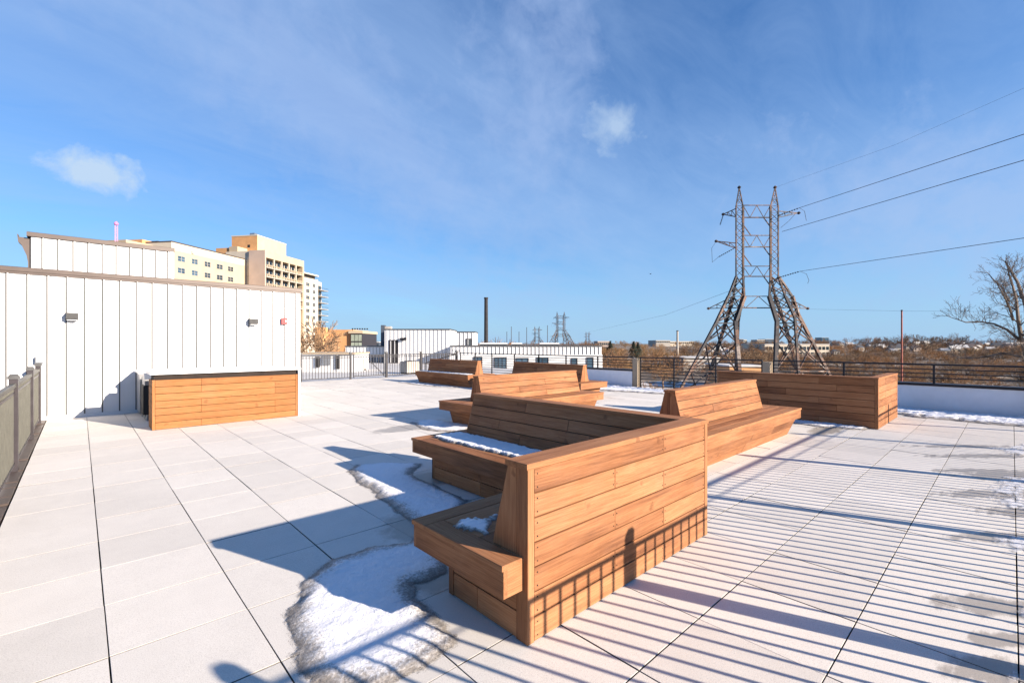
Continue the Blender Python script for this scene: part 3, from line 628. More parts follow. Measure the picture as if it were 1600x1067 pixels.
# ------------------------------------------------------------------ snow
def inpoly(x, y, P):
    c = False; n = len(P); j = n-1
    for i in range(n):
        if (P[i][1] > y) != (P[j][1] > y) and x < (P[j][0]-P[i][0])*(y-P[i][1])/(P[j][1]-P[i][1])+P[i][0]: c = not c
        j = i
    return c
def sdist(x, y, P):
    m = 1e9; n = len(P)
    for i in range(n):
        ax, ay = P[i]; bx, by = P[(i+1) % n]; dx, dy = bx-ax, by-ay
        t = max(0, min(1, ((x-ax)*dx+(y-ay)*dy)/(dx*dx+dy*dy+1e-9))); m = min(m, math.hypot(x-ax-t*dx, y-ay-t*dy))
    return m if inpoly(x, y, P) else -m
def snow(poly, z0, h, res, edge, label, rag=.5, name='snow_patch', lump=1.0, holes=None, mat='snow'):
    xs = [p[0] for p in poly]; ys = [p[1] for p in poly]; pad = edge
    x0, x1, y0, y1 = min(xs)-pad, max(xs)+pad, min(ys)-pad, max(ys)+pad
    nx = int((x1-x0)/res)+1; ny = int((y1-y0)/res)+1; vid = {}; mb = MB(); V = []; TH = []
    val = {}
    for i in range(nx+1):
        for j in range(ny+1):
            x, y = x0+i*res, y0+j*res
            dd = sdist(x, y, poly)
            dd += edge*rag*(mnoise.noise(Vector((x*3.1, y*3.1, 3)))*1.3+mnoise.noise(Vector((x*11, y*11, 7)))*.7+mnoise.noise(Vector((x*34, y*34, 5)))*.45)
            if holes: dd -= holes*max(0, mnoise.noise(Vector((x*2.2, y*5.0, 11)))-.12)
            val[i, j] = dd/edge
    for i in range(nx):
        for j in range(ny):
            q = [(i, j), (i+1, j), (i+1, j+1), (i, j+1)]
            if max(val[a] for a in q) <= -.06: continue
            ids = []
            for a in q:
                if a not in vid:
                    t = max(0, min(1, val[a])); t = min(1, t*1.5); sm = t*t*(3-2*t); x, y = x0+a[0]*res, y0+a[1]*res
                    nz = mnoise.noise(Vector((x*9, y*9, 0)))*.35+mnoise.noise(Vector((x*24, y*24, 1)))*.3+mnoise.noise(Vector((x*45, y*45, 2)))*.3
                    z = z0+(.0025 if val[a] > 0 else -.002)+h*sm*(.8+lump*nz); vid[a] = len(V); V.append((x, y, z)); TH.append(max(0, min(1, val[a]*.55+.03*(val[a] > 0))))
                ids.append(vid[a])
            mb.f.append(tuple(ids))
    mb.v = V; mb.g = [(0, 0, 0)]*len(V); mb.t = [(1, 1, 1)]*len(V); mb.mi = [0]*len(mb.f)
    o = mb.build(name, M[mat], smooth=True)
    a = o.data.attributes.new('thick', 'FLOAT', 'POINT'); a.data.foreach_set('value', TH)
    return tag(o, label, 'snow', kind=None)
def gp(pts, h=0): return [(G(x, y, h).x, G(x, y, h).y) for x, y in pts]
BIG = snow(gp([(556, 726), (610, 722), (660, 724), (645, 742), (672, 756), (734, 782), (730, 800), (700, 830), (694, 897), (650, 914), (662, 942), (700, 980), (715, 992), (712, 1003), (686, 1028), (630, 1058), (590, 1075), (500, 1072), (458, 1040), (452, 1000), (455, 950), (470, 915), (490, 897), (520, 874), (587, 855), (640, 847), (656, 830), (640, 812), (606, 790), (587, 772), (556, 752), (546, 736)]), .002, .028, .016, .15, 'large snow patch on the pavers left of the nearest corner bench, grey at its edges', lump=.5, rag=.22)
snow(gp([(640, 660), (672, 656), (735, 664), (735, 676), (690, 674), (655, 670)]), .002, .03, .03, .12, 'snow patch on the pavers beside the left end of the middle bench')
snow(gp([(1236, 662), (1290, 668), (1350, 672), (1362, 668), (1300, 655), (1236, 652)]), .002, .03, .03, .10, 'strip of snow along the foot of the dark bench back')
snow([(13.2, -1.5), (14.5, -1.5), (14.5, 4.9), (13.9, 4.9), (13.75, 3.4), (13.6, 2.2), (13.0, 1.4), (12.9, .2)], .002, .05, .05, .22, 'bright snow band at the foot of the near white parapet', holes=.5)
snow([(13.75, 5.3), (14.45, 5.3), (14.45, 12.5), (12.8, 12.5), (12.6, 9.5), (13.3, 7)], .002, .05, .06, .25, 'snow band along the open railing and far parapet')
snow([(12.0, 10.5), (13.4, 10.5), (12.9, 16.5), (11.9, 16.6)], .002, .04, .06, .25, 'snow field on the pavers behind the far benches')
snow([(9.55, 13.6), (9.9, 13.2), (9.9, 16.9), (9.45, 16.9), (9.3, 15.4)], .002, .02, .05, .2, 'thin snow on the pavers in front of the far bench by the fence', holes=.3)
for (pts, lab) in (([(1530, 1045), (1600, 1034), (1640, 1045), (1640, 1075), (1545, 1072)], 'thin melting snow patch in the near right corner of the deck'),
        ([(1568, 942), (1580, 934), (1640, 938), (1640, 975), (1605, 972)], 'small snow patch at the right edge beside a round damp stain'),
        ([(1530, 835), (1560, 828), (1640, 832), (1650, 868), (1600, 870), (1565, 855)], 'snow patch on the right pavers just below the second thick post shadow'),
        ([(1530, 762), (1560, 742), (1640, 748), (1640, 806), (1600, 806), (1560, 790)], 'streaky snow patch on the right pavers above the thick post shadows'),
        ([(1545, 700), (1590, 690), (1640, 700), (1640, 714), (1570, 712)], 'thin snow streaks on the pavers nearest the white parapet')):
    snow(gp(pts), .0025, .005, .014, .22, lab, rag=.5, holes=.2, mat='snow_thin')
# on seats (arm 2 and arm 1 of the near bench, far bench)
snow([(3.10, 2.75), (3.46, 2.75), (3.46, 4.62), (3.22, 4.70), (3.06, 4.66), (3.04, 4.2), (3.09, 3.6)], .4515, .03, .010, .022, 'thick snow on the far seat of the nearest corner bench, against its backrest', rag=1.0, lump=.45)
snow(gp([(706, 822), (722, 815), (748, 812), (776, 806), (776, 838), (772, 852), (750, 845), (728, 830)], .45), .4505, .016, .008, .04, 'small broken snow patch on the near seat of the nearest corner bench', rag=1.5, holes=.10)
snow([(10.03, 13.15), (10.36, 13.15), (10.36, 16.4), (10.03, 16.4)], .4505, .03, .03, .05, 'line of snow on the seat of the far bench by the fence')
# ------------------------------------------------------------------ neighbouring roofs and wings beyond the fence
mb = MB(); mb.box(2, 22, 20.2, 46, -.6, -.2); mb.box(2, 22, 20.2, 46, -11.9, -.601); tag(mb.build('neighbour_roof', M['roofmem']), 'pale flat roof beyond the back fence', 'roof', kind='structure')
def wing(name, label, px0, px1, z, d, z0, z1, step=.4, cop='grey_fix'):
    """wall facing the deck squarely; local x = 0 at column px0"""
    o = W(px0, z, 0); t = thing(name, label, 'building', o, rad(-YAW)); Ln = (px1-px0)*z/FPX
    mb = MB(); mb.box(0, Ln, 0, d, z0, z1); mb.build('wall', M['white_panel'], t)
    mb = MB(); seamed(mb, .1, Ln, 0, max(z0, -.15), z1-.05, step, .2, .05, .05); mb.build('siding', [M['white_panel'], M['grey_fix']], t)
    mb = MB(); mb.box(-.06, Ln+.06, -.08, d+.06, z1-.02, z1+.07); mb.build('coping', M[cop], t)
    t['k'] = z/FPX; t['p'] = float(px0); return t
def lx(t, px): return (px-t['p'])*t['k']
def opening(t, x0, x1, y, z0, z1, kind='window', mat='glass', nx=2, nz=1, fr=.06, out=.02):
    mb = MB()
    mb.box(x0-fr, x0, y-out-.04, y, z0-fr, z1+fr); mb.box(x1, x1+fr, y-out-.04, y, z0-fr, z1+fr)
    mb.box(x0, x1, y-out-.04, y, z1, z1+fr); mb.box(x0, x1, y-out-.04, y, z0-fr, z0)
    for i in range(1, nx): xx = x0+(x1-x0)*i/nx; mb.box(xx-fr/3, xx+fr/3, y-out-.03, y, z0, z1)
    for i in range(1, nz): zz = z0+(z1-z0)*i/nz; mb.box(x0, x1, y-out-.028, y, zz-fr/3, zz+fr/3)
    o = mb.build(kind, M['post'], t)
    mb = MB(); mb.box(x0, x1, y-out, y-.001, z0, z1); mb.build('pane', M[mat], o)
    return o
Z1 = 42.0
p1 = wing('stair_penthouse', 'white ribbed rooftop penthouse with a dark open doorway beyond the back fence', 601, 703, Z1, 5, -.2, HT(515, Z1), .36)
opening(p1, lx(p1, 609), lx(p1, 621), 0, -.15, HT(532.5, Z1), 'door', 'dark', 2, 1, .08)
c = lx(p1, 631); mb = MB(); mb.box(c-.28, c-.04, -.3, -.06, 1.85, 2.08); mb.box(c+.04, c+.26, -.3, -.06, 1.9, 2.12); mb.box(c-.05, c+.05, -.12, 0, 1.95, 2.05); mb.build('floodlight', M['iron'], p1)
t = thing('chimney', 'dark slate chimney slab at the left edge of the white penthouse', 'chimney', W(595, 44, 0), rad(-YAW))
mb = MB(); mb.box(0, .36, 0, .5, -.2, HT(508, 44)); mb.build('shaft', M['grey_dark'], t); mb = MB(); mb.box(.37, .95, .02, .5, -.2, HT(510, 44)); mb.build('flue', M['concrete'], t)
p2 = wing('small_penthouse', 'smaller white ribbed penthouse with one dark window, right of the tall one', 703.5, 742, 49, 4, -1, HT(519, 49), .42)
opening(p2, lx(p2, 729), lx(p2, 737), 0, HT(539, 49), HT(530, 49), 'window', 'glass', 1, 1)
ZW = 40.0
wg = wing('courtyard_wing', 'long low white ribbed wing with dark windows behind the far railing', 704, 940, ZW, 7, -10, HT(541, ZW), .34)
mb = MB(); mb.box(-.1, (940-704)*ZW/FPX+.05, -.14, -.055, -10, HT(554, ZW)); mb.build('lower_wall', M['white_top'], wg)
for (a, b_, ya, yb, nx, nz) in ((741, 753, 558, 574, 2, 2), (773, 791, 559, 582, 3, 2), (807, 825, 560, 570, 2, 2), (839, 856, 559, 570, 2, 1), (893, 901, 560, 570, 1, 1), (917, 926, 559, 575, 1, 1)):
    opening(wg, lx(wg, a), lx(wg, b_), -.14, HT(yb, ZW), HT(ya, ZW), 'window', 'glass_blue', nx, nz, .05)
for (a, b_, lab) in ((750, 792, 'long flat white rooftop unit nearest the small penthouse'), (800, 815, 'short flat white rooftop unit in the middle of the low wing'), (844, 873, 'flat white rooftop unit in front of the far pylon')):
    t = thing('roof_unit', lab, 'roof unit', W(a, ZW+3, HT(541, ZW)+.02), rad(-YAW)); l_ = (b_-a)*(ZW+3)/FPX
    mb = MB(); mb.box(0, l_, 0, 1.2, 0, .16); mb.build('curb', M['grey_fix'], t); mb = MB(); mb.box(-.05, l_+.05, -.05, 1.25, .161, .28, 0, 'x', .02); mb.build('lid', M['white_top'], t)
w3 = wing('low_wing', 'low white ribbed wall with blue windows between the gate and the penthouse', 540, 600, 43, 5, -.2, HT(541.5, 43), .3)
opening(w3, lx(w3, 552), lx(w3, 598), 0, HT(571, 43), HT(555, 43), 'window', 'glass_blue', 9, 1)
lw = wing('roof_shed', 'long low cream wall of a roof shed with dark hatches, seen through the back fence', 462, 553, 29, 3, -.2, HT(553, 29), 2.4, 'tan')
for (a, b_, z0, z1, mt) in ((494, 500, .1, .75, 'dark'), (505, 517, .25, .8, 'steel'), (525, 531, 0, .85, 'dark')):
    mb = MB(); mb.box(lx(lw, a), lx(lw, b_), -.1, -.001, z0, z1); mb.build('hatch', M[mt], lw)
for i, px in enumerate((560, 640)):
    p = W(px, 27.5 if i else 31, -.2)
    t = thing('air_conditioner', ('square grey air conditioning unit on the roof beyond the gate', 'grey air conditioning unit on the roof behind the far bench')[i], 'air conditioner', p)
    mb = MB(); mb.box(-.4, .4, -.4, .4, .08, .72, 0, 'x', .02); mb.build('casing', M['concrete'], t)
    mb = MB(); mb.lathe((0, 0, .72), [(.3, 0), (.3, .03), (.06, .05)], 16); mb.build('fan', M['dark'], t)
    mb = MB(); mb.box(-.38, -.3, -.38, .38, 0, .08); mb.box(.3, .38, -.38, .38, 0, .08); mb.build('foot', M['dark'], t)
# sloping stair handrail beyond the fence
t = thing('stair_handrail', 'sloping black stair handrail with a lamp cluster just beyond the corner of the back fence', 'handrail')
mb = MB(); a = W(665, 24, HT(567, 24)); b_ = W(712, 24.5, HT(553, 24.5)); mb.beam(a, b_, .05)
for f in (0, .33, .66, 1): p = a.lerp(b_, f); mb.beam(p, Vector((p.x, p.y, -.2)), .035)
mb.build('rail', M['iron'], t)
mb = MB()
for k in range(5): an = k*1.25; c = b_+Vector((math.cos(an)*.18, math.sin(an)*.12, .05+.05*(k % 3))); mb.tube([c, c+Vector((.1, .05, .12)), c+Vector((.18, 0, -.02))], .03)
mb.build('lamp_cluster', M['grey_fix'], t)
# ------------------------------------------------------------------ hospital-like complex, left
AZ = math.atan((930-800)/FPX)
e = (Fv*math.cos(AZ)+Rv*math.sin(AZ)).normalized(); nrm = Vector((e.y, -e.x, 0))     # facade direction, facade normal
RZ = math.atan2(e.y, e.x)
class Bld:
    """local frame: x along the facade away from the viewer, y into the building, facade at y=0"""
    def __init__(s, name, label, px, z, cat='building'):
        s.o = W(px, z, 0); s.px = px; s.t = thing(name, label, cat, (s.o.x, s.o.y, 0), RZ)
    def xs(s, px):
        k = (px-800)/FPX; oX = s.o.dot(Rv); oz = s.o.dot(Fv); eX = e.dot(Rv); ez = e.dot(Fv); return (k*oz-oX)/(eX-k*ez)
    def ys(s, px, x=0):
        k = (px-800)/FPX; p = s.o+e*x; q = -nrm; return (k*p.dot(Fv)-p.dot(Rv))/(q.dot(Rv)-k*q.dot(Fv))
    def z(s, px, y): p = s.o+e*s.xs(px); return HT(y, p.dot(Fv))
    def zd(s, x, y, py): p = s.o+e*x-nrm*y; return HT(py, p.dot(Fv))
    def part(s, name, mat, *bx):
        mb = MB(); [mb.box(*q) for q in bx]; return mb.build(name, M[mat], s.t)
def bwin(B, x0, x1, z0, z1, mat='glass', nx=2, nz=1):
    mb = MB(); f = .12
    mb.box(x0, x1, -.10, -.001, z0, z0+f); mb.box(x0, x1, -.10, -.001, z1-f, z1); mb.box(x0, x0+f, -.10, -.001, z0+f, z1-f); mb.box(x1-f, x1, -.10, -.001, z0+f, z1-f)
    for i in range(1, nx): xx = x0+(x1-x0)*i/nx; mb.box(xx-.05, xx+.05, -.09, -.001, z0+f, z1-f)
    mb.box(x0+f, x1-f, -.085, -.001, (z0+z1)/2-.04, (z0+z1)/2+.04)
    o = mb.build('window', M['concrete'], B.t); mb = MB(); mb.box(x0+f, x1-f, -.03, -.0005, z0+f, z1-f); mb.build('pane', M[mat], o)
b1 = Bld('hospital_wing', 'cream hospital wing with rows of wide windows, directly right of the white penthouse', 270, 138)
xe = b1.xs(382); ht = b1.z(272, 379)
b1.part('wall', 'cream', (-14, xe, 0, 14, -11.9, ht-2.3)); b1.part('upper_band', 'cream_hi', (-.5, xe+.01, -.02, 14, ht-2.3, ht)); b1.part('roof_edge', 'coping', (-.6, xe+.1, -.15, 14.1, ht, ht+.3))
for i, (a, b_) in enumerate(((277, 289), (299, 309), (319, 329), (338, 348), (355.5, 364.5))):
    for k in range(3):
        zt = b1.z(289, 401.5)-k*3.55; bwin(b1, b1.xs(a), b1.xs(b_), zt-1.75, zt, 'glass_blue' if i < 2 else 'glass', 2)
b1.part('vent', 'concrete', (b1.xs(299), b1.xs(302), -.3, 0, ht-2.2, ht-1.3))
b0 = Bld('plant_block', 'ochre roof block with a black canopy, peeking above the white penthouse', 222, 138)
h0 = b0.z(222, 374)
b0.part('wall', 'orange', (0, 9, 0, 12, -11.9, h0)); b0.part('side_wall', 'cream', (9.02, b0.xs(266), -.05, 11.9, -11.9, h0-.4))
b0.part('canopy', 'dark', (4, b0.xs(268), -1.2, 4, h0-.1, h0+.35), (5, 5.3, -1.1, -.8, h0-2.2, h0-.1))
b2 = Bld('hospital_tower', 'tall cream hospital tower with rows of recessed balconies', 414, 165)
hh = b2.z(414, 390.5); xw = b2.xs(475); yb = b2.ys(389)
b2.part('end_wall', 'pinkish', (0, .6, 0, yb, -11.9, hh)); b2.part('wall', 'cream_hi', (.61, xw, 2.2, yb+10, -11.9, hh-.05)); b2.part('parapet', 'cream', (.61, xw, 0, 2.19, hh-2.6, hh-.051))
b2.part('recess_wall', 'orange', (3, 9, yb+.01, yb+12, -11.9, hh-4.5))
b2.part('corner_pier', 'cream', (xw-.9, xw+.01, -.02, 2.2, -11.9, hh-2.6))
st = 3.35; ztop = hh-2.6
for k in range(5):
    z1 = ztop-k*st
    b2.part('balcony_slab', 'concrete', (.61, xw-.91, -.25, 2.19, z1-st-.25, z1-st+.05))
    b2.part('balcony_rail', 'tan', (.61, xw-.91, -.22, -.12, z1-st+.75, z1-st+.95), *[(xx, xx+.5, -.2, -.14, z1-st+.06, z1-st+.74) for xx in np.arange(.7, xw-1.5, .95)])
    n = 10; pw = (xw-1.5)/n
    b2.part('window_band', 'glass', *[(.61+i*pw+.35, .61+(i+1)*pw-.1, 2.1, 2.195, z1-st+.3, z1-.35) for i in range(n)])
    b2.part('column', 'cream_hi', (.61+pw*4, .61+pw*4+.4, .0, .5, z1-st+.051, z1-.26 if k else z1))
    for i in (1, 3, 4): b2.part('column', 'cream_hi', (.61+i*pw*2, .61+i*pw*2+.4, .0, .5, z1-st+.051, z1-.26 if k else z1))
for k in range(4):
    zz = b2.zd(3, yb, 398+k*14.5); b2.part('side_window', 'glass', (2.8, 2.999, yb+1, yb+3.6, zz-1.8, zz))
b3 = Bld('tower_penthouse', 'ochre and cream lift tower rising above the balcony tower', 402, 172)
h3 = b3.z(402, 368.5); b3.part('wall', 'cream', (0.02, b3.xs(447), 0, b3.ys(362), 20, h3)); b3.part('end_wall', 'orange', (0, .019, .01, b3.ys(362)-.01, 20, h3-.01))
b3.part('top_edge', 'cream_hi', (-.1, b3.xs(447)+.1, -.1, b3.ys(362)+.1, h3, h3+.4)); b3.part('vent', 'dark', (3, 4, -.1, 0, h3-9.5, h3-8), (-.06, -.001, 3, 4, h3-4.2, h3-3.2))
b3.part('roof_unit', 'steel', (1, 2.6, 2, 4, h3+.41, h3+1.4))
b4 = Bld('stair_block', 'small ochre and cream block between the wing and the tall hospital tower', 371, 168)
h4 = b4.zd(0, 0, 385); b4.part('wall', 'cream', (0, 6, 0, b4.ys(358), 10, h4)); b4.part('side_wall', 'orange', (.4, 6, b4.ys(358)+.01, b4.ys(336), 10, h4-.3))
b5 = Bld('apartment_tower', 'slim pale apartment tower with stacked balconies on its right corner', 475.5, 214)
x5 = b5.xs(497); x6 = b5.xs(508); h5 = b5.z(476, 433)
b5.part('wall', 'cream_hi', (0, x5, 0, 14, -11.9, h5), (x5, x6, 2, 14, -11.9, h5-.3)); b5.part('roof_storey', 'dark', (1, x5-1, 1, 9, h5+.01, h5+1.6)); b5.part('roof_slab', 'cream_hi', (-1, x5, -.4, 10, h5+1.6, h5+2.2))
for k in range(9):
    z1 = h5-2.2-k*3.05
    for (a, b_) in ((478, 483.5), (488.5, 492.5)): bwin(b5, b5.xs(a), b5.xs(b_), z1-1.7, z1, 'glass', 2)
    b5.part('balcony', 'concrete', (x5, x6+1.3, -1, 2, z1-2.6, z1-2.35)); b5.part('balcony_rail', 'iron', (x5, x6+1.3, -1, -.93, z1-1.5, z1-1.4), (x5, x6+1.3, -1, -.95, z1-2.3, z1-2.25))
    b5.part('balcony_door', 'glass', (x5+.5, x6-.5, 1.9, 1.999, z1-2.3, z1))
# ochre building
t = thing('brick_building', 'ochre low building with a glazed bay at its right corner, behind the bare tree', 'building', W(500, 118), rad(-YAW))
mp_ = 118/FPX
mb = MB(); mb.box(0, 49*mp_, 0, 14, GZ, HT(515, 118)); mb.box(0, 12*mp_, -3, -.001, GZ, HT(511, 115)); mb.build('wall', M['orange'], t)
mb = MB(); mb.box(49*mp_+.01, 67*mp_, -.6, 12, GZ, HT(521, 118)); mb.build('bay_frame', M['post'], t)
for r_ in range(4):
    zt = HT(523, 118)-r_*1.95
    for c_ in range(3): mb = MB(); mb.box(49*mp_+.15+c_*.93, 49*mp_+.95+c_*.93, -.66, -.601, zt-1.6, zt); mb.build('window', M['glass_pale'] if 'glass_pale' in M else M['steel'], t)
mb = MB(); mb.box(46*mp_, 67*mp_+.2, -.8, 12.1, HT(521, 118)+.001, HT(517, 118)); mb.build('bay_roof', M['cream'], t)
mb = MB()
for k in range(7): mb.box(8+k*.62, 8.3+k*.62, .2, .5, HT(515, 118), HT(515, 118)+.35)
mb.build('roof_vent', M['dark'], t)
# mast
t = thing('antenna_mast', 'thin pink lattice mast rising behind the white penthouse', 'mast', W(180, 60, 0))
mb = MB(); zt = HT(352, 60); mb.beam((0, 0, 4), (0, 0, zt), .07)
for k in range(24): a = zt-8+k*.33; s_ = (-1)**k; mb.beam((.0, 0, a), (.25, 0, a+.17), .03); mb.beam((.25, 0, a+.17), (0, 0, a+.33), .03)
mb.beam((.25, 0, zt-8), (.25, 0, zt), .04); mb.build('lattice', M['pink'], t)
mb = MB(); mb.lathe((.1, 0, zt), [(.06, 0), (.2, .05), (.25, .25), (.14, .4), (.05, .5)], 10); mb.build('beacon', M['pink'], t)
# ------------------------------------------------------------------ pylon
PZ = 75.0; pmm = PZ/FPX
def PP(px, y, dp=0.0):
    f = (PZ+dp)/PZ; return Vector((((px-800)*f-383)*pmm, dp, (HOR-y)*pmm*f+EYE))       # local: x right, y away
def make_pylon(label, px, z):
    o = W(px, z, 0); t = thing('pylon', label, 'pylon', o, rad(-YAW), 'steel lattice pylons')
    LV = [668, 625, 580, 535, 505, 483, 463, 448, 432]
    def interp(path, y):
        for (a, b_) in zip(path[:-1], path[1:]):
            if (a[1]-y)*(b_[1]-y) <= 0: f = (y-a[1])/(b_[1]-a[1]+1e-9); return PP(a[0]+(b_[0]-a[0])*f, y, a[2]+(b_[2]-a[2])*f)
        return PP(path[-1][0], y, path[-1][2])
    Lc = dict(of=[(1150, 432, -.6), (1138, 463, -1.5), (1118, 505, -2.5), (1065, 605, -4), (1032, 669, -5)], ob=[(1151, 432, .6), (1146, 463, 1.2), (1132, 510, 2.5), (1104, 598, 4), (1083, 669, 5)],
              nf=[(1161, 432, -.6), (1163, 463, -1), (1149, 502, -2), (1156, 590, -4), (1160, 669, -5)], nb=[(1162, 432, .6), (1160, 463, 1), (1153, 502, 2), (1150, 580, 4), (1146, 669, 5)])
    Rc = dict(nf=[(1204, 432, -.6), (1202, 463, -1), (1214, 502, -2), (1211, 590, -4), (1209, 669, -5)], nb=[(1205, 432, .6), (1211, 463, 1), (1226, 505, 2), (1249, 588, 4), (1264, 669, 5)],
              of=[(1216, 432, -.6), (1227, 463, -1.5), (1242, 496, -2.5), (1248, 585, -4), (1256, 669, -5)], ob=[(1217, 432, .6), (1238, 463, 1.2), (1248, 493, 2.5), (1296, 586, 4), (1335, 669, 5)])
    for C in (Lc, Rc):
        mb = MB()
        for k, wd in (('nf', .52), ('of', .34), ('ob', .44), ('nb', .42)):
            for a, b_ in zip(C[k][:-1], C[k][1:]): mb.beam(PP(*a), PP(*b_), wd if a[1] > 450 else .26)
        for (i, j) in (('of', 'nf'), ('nf', 'nb'), ('nb', 'ob'), ('ob', 'of')):
            for q in range(len(LV)-1):
                a0, a1 = interp(C[i], LV[q]), interp(C[i], LV[q+1]); c0, c1 = interp(C[j], LV[q]), interp(C[j], LV[q+1])
                wd = .18 if LV[q] > 500 else .12
                mb.beam(a0, c1, wd); mb.beam(c0, a1, wd)
                if q % 2 == 0: mb.beam(a0, c0, wd)
        mb.build('leg', M['pylon'], t)
    for (x0, x1, pk) in ((1150, 1161, 1155), (1204, 1216, 1211)):
        mb = MB(); c = [(x0, -.6), (x1, -.6), (x1, .6), (x0, .6)]
        for (x, dp) in c:
            mb.beam(PP(x, 432, dp), PP(x, 322, dp), .28 if x in (1161, 1204) else .17); mb.beam(PP(x, 322, dp), PP(pk, 293, 0), .14)
        ys = list(range(432, 321, -11))+[322]
        for y0_, y1_ in zip(ys[:-1], ys[1:]):
            for i in range(4):
                a, b_ = c[i], c[(i+1) % 4]; mb.beam(PP(a[0], y0_, a[1]), PP(b_[0], y1_, b_[1]), .07) if (y0_//11) % 2 else mb.beam(PP(b_[0], y0_, b_[1]), PP(a[0], y1_, a[1]), .07)
                mb.beam(PP(a[0], y1_, a[1]), PP(b_[0], y1_, b_[1]), .05)
        for y_ in (312, 303):
            f = (322-y_)/29
            for i in range(4):
                a, b_ = c[i], c[(i+1) % 4]; mb.beam(PP(a[0]+(pk-a[0])*f, y_, a[1]*(1-f)), PP(b_[0]+(pk-b_[0])*f, y_, b_[1]*(1-f)), .07)
                mb.beam(PP(a[0], 322, a[1]), PP(b_[0]+(pk-b_[0])*f, y_, b_[1]*(1-f)), .06)
        mb.lathe(PP(pk, 294, 0), [(.15, -.1), (.3, .1), (.1, .35)], 8); mb.build('column', M['pylon'], t)
    for (ya, yb_) in ((321, 340), (368, 386), (416, 432), (463, 481)):
        mb = MB(); xa, xb = (1161, 1204) if ya < 460 else (1145, 1225); n = 4
        for dp in (-.6, .6):
            mb.beam(PP(xa, ya, dp), PP(xb, ya, dp), .12); mb.beam(PP(xa, yb_, dp), PP(xb, yb_, dp), .16)
            for i in range(n):
                u0, u1 = xa+(xb-xa)*i/n, xa+(xb-xa)*(i+1)/n
                mb.beam(PP(u0, yb_ if i % 2 else ya, dp), PP(u1, ya if i % 2 else yb_, dp), .08)
        for i in range(n+1): u0 = xa+(xb-xa)*i/n; mb.beam(PP(u0, yb_, -.6), PP(u0, yb_, .6), .07); mb.beam(PP(u0, ya, -.6), PP(u0, ya, .6), .07)
        if ya < 460:   # knee braces
            if ya < 400: mb.beam(PP(xa, yb_+11, 0), PP(xa+13, yb_+29, 0), .12)
            mb.beam(PP(xb, yb_+15, 0), PP(xb-11, yb_, 0), .12)
        mb.build('crossbeam', M['pylon'], t)
    def arm(bx, y0_, y1_, tx, ty):
        mb = MB()
        for dp in (-.6, .6):
            mb.beam(PP(bx, y0_, dp), PP(tx, ty, 0), .12); mb.beam(PP(bx, y1_, dp), PP(tx, ty, 0), .12)
            for f in (.33, .66):
                a = PP(bx, y0_, dp).lerp(PP(tx, ty, 0), f); b2_ = PP(bx, y1_, dp).lerp(PP(tx, ty, 0), f); mb.beam(a, b2_, .07)
                b3_ = PP(bx, y1_, dp).lerp(PP(tx, ty, 0), f-.33); mb.beam(a, b3_, .07)
        mb.lathe(PP(tx, ty, 0), [(.12, -.2), (.3, 0), (.12, .2)], 8)
        mb.build('crossarm', M['pylon'], t)
    arm(1150, 326, 339, 1130, 335); arm(1216, 330, 340, 1248, 333); arm(1150, 380, 388, 1119, 377)
    arm(1146, 463, 481, 1107, 482); arm(1226, 463, 481, 1262, 482)
    def ins(a, b_):
        mb = MB(); a = PP(*a); b_ = PP(*b_); mb.beam(a, b_, .05); n = 9
        for k in range(1, n): p = a.lerp(b_, k/n); q = a.lerp(b_, (k+.45)/n); mb.beam(p, q, .24, 0, .1, 8)
        mb.build('insulator', M['insul'], t)
    ins((1214, 338, -.5), (1249, 325, -3)); ins((1216, 434, -.5), (1250, 424, -3)); ins((1149, 387, -.5), (1122, 402, 1.5)); ins((1158, 446, 0), (1190, 436, 1)) if False else None
    ins((1130, 336, 0), (1125, 352, 1))
    for P3 in ([(1249, 325, -3), (1257, 330, -2), (1260, 345, -1)], [(1250, 424, -3), (1260, 428, -2), (1264, 438, -1), (1262, 443, 0)], [(1119, 377, 0), (1112, 388, 0), (1113, 410, .5), (1122, 402, 1.5)], [(1244, 333, 0), (1232, 346, -.3), (1220, 356, -.6)]):
        mb = MB(); mb.tube([PP(*q) for q in P3], .06, 0, 4); mb.build('jumper_cable', M['wire'], t)
    return t
py = make_pylon('large rusting steel lattice pylon with two columns, towering behind the railing', 1183, PZ)
for (px, z, lab, dz) in ((876, 372, 'distant lattice pylon, the larger of those above the low white wing', 0), (839, 600, 'faint far lattice pylon just left of the larger distant one', -3), (918, 860, 'tiny far lattice pylon right of the larger distant one', -3)):
    c = copy_tree(py); c['label'] = lab; p = W(px, z, dz); c.location = p
# wires
def wire(label, pts, wd=.05, name='power_line', sag=0.0):
    mb = MB(); P = []
    for (a, b_) in zip(pts[:-1], pts[1:]):
        for k in range(12):
            f = k/12; q = a.lerp(b_, f); q.z -= sag*4*f*(1-f); P.append(q)
    P.append(pts[-1]); mb.tube(P, wd, 0, 4); return tag(mb.build(name, M['wire']), label, 'power line')
def PW(px, y, z): return W(px, z, HT(y, z))
wire('upper of the two steep power lines running from the pylon to the upper right', [PW(1249, 325, 72), PW(1600, 210, 44), PW(2600, -330, 25)], .07)
wire('lower of the two steep power lines running from the pylon to the right', [PW(1222, 362, 74), PW(1600, 250.5, 44), PW(2600, -230, 25)], .07)
wire('gently rising power line from the lower arm of the pylon to the right', [PW(1250, 424, 72), PW(1600, 372, 44), PW(2600, 200, 25)], .06)
wire('faint earth wire high at the right edge of the sky', [PW(1211, 293, 75), PW(1400, 226, 62), PW(1600, 138, 48), PW(2600, -420, 28)], .022)
wire('faint power line sloping down to the left from the pylon', [PW(1158, 448, 75), PW(1040, 492, 140), PW(915, 520, 380)], .05)
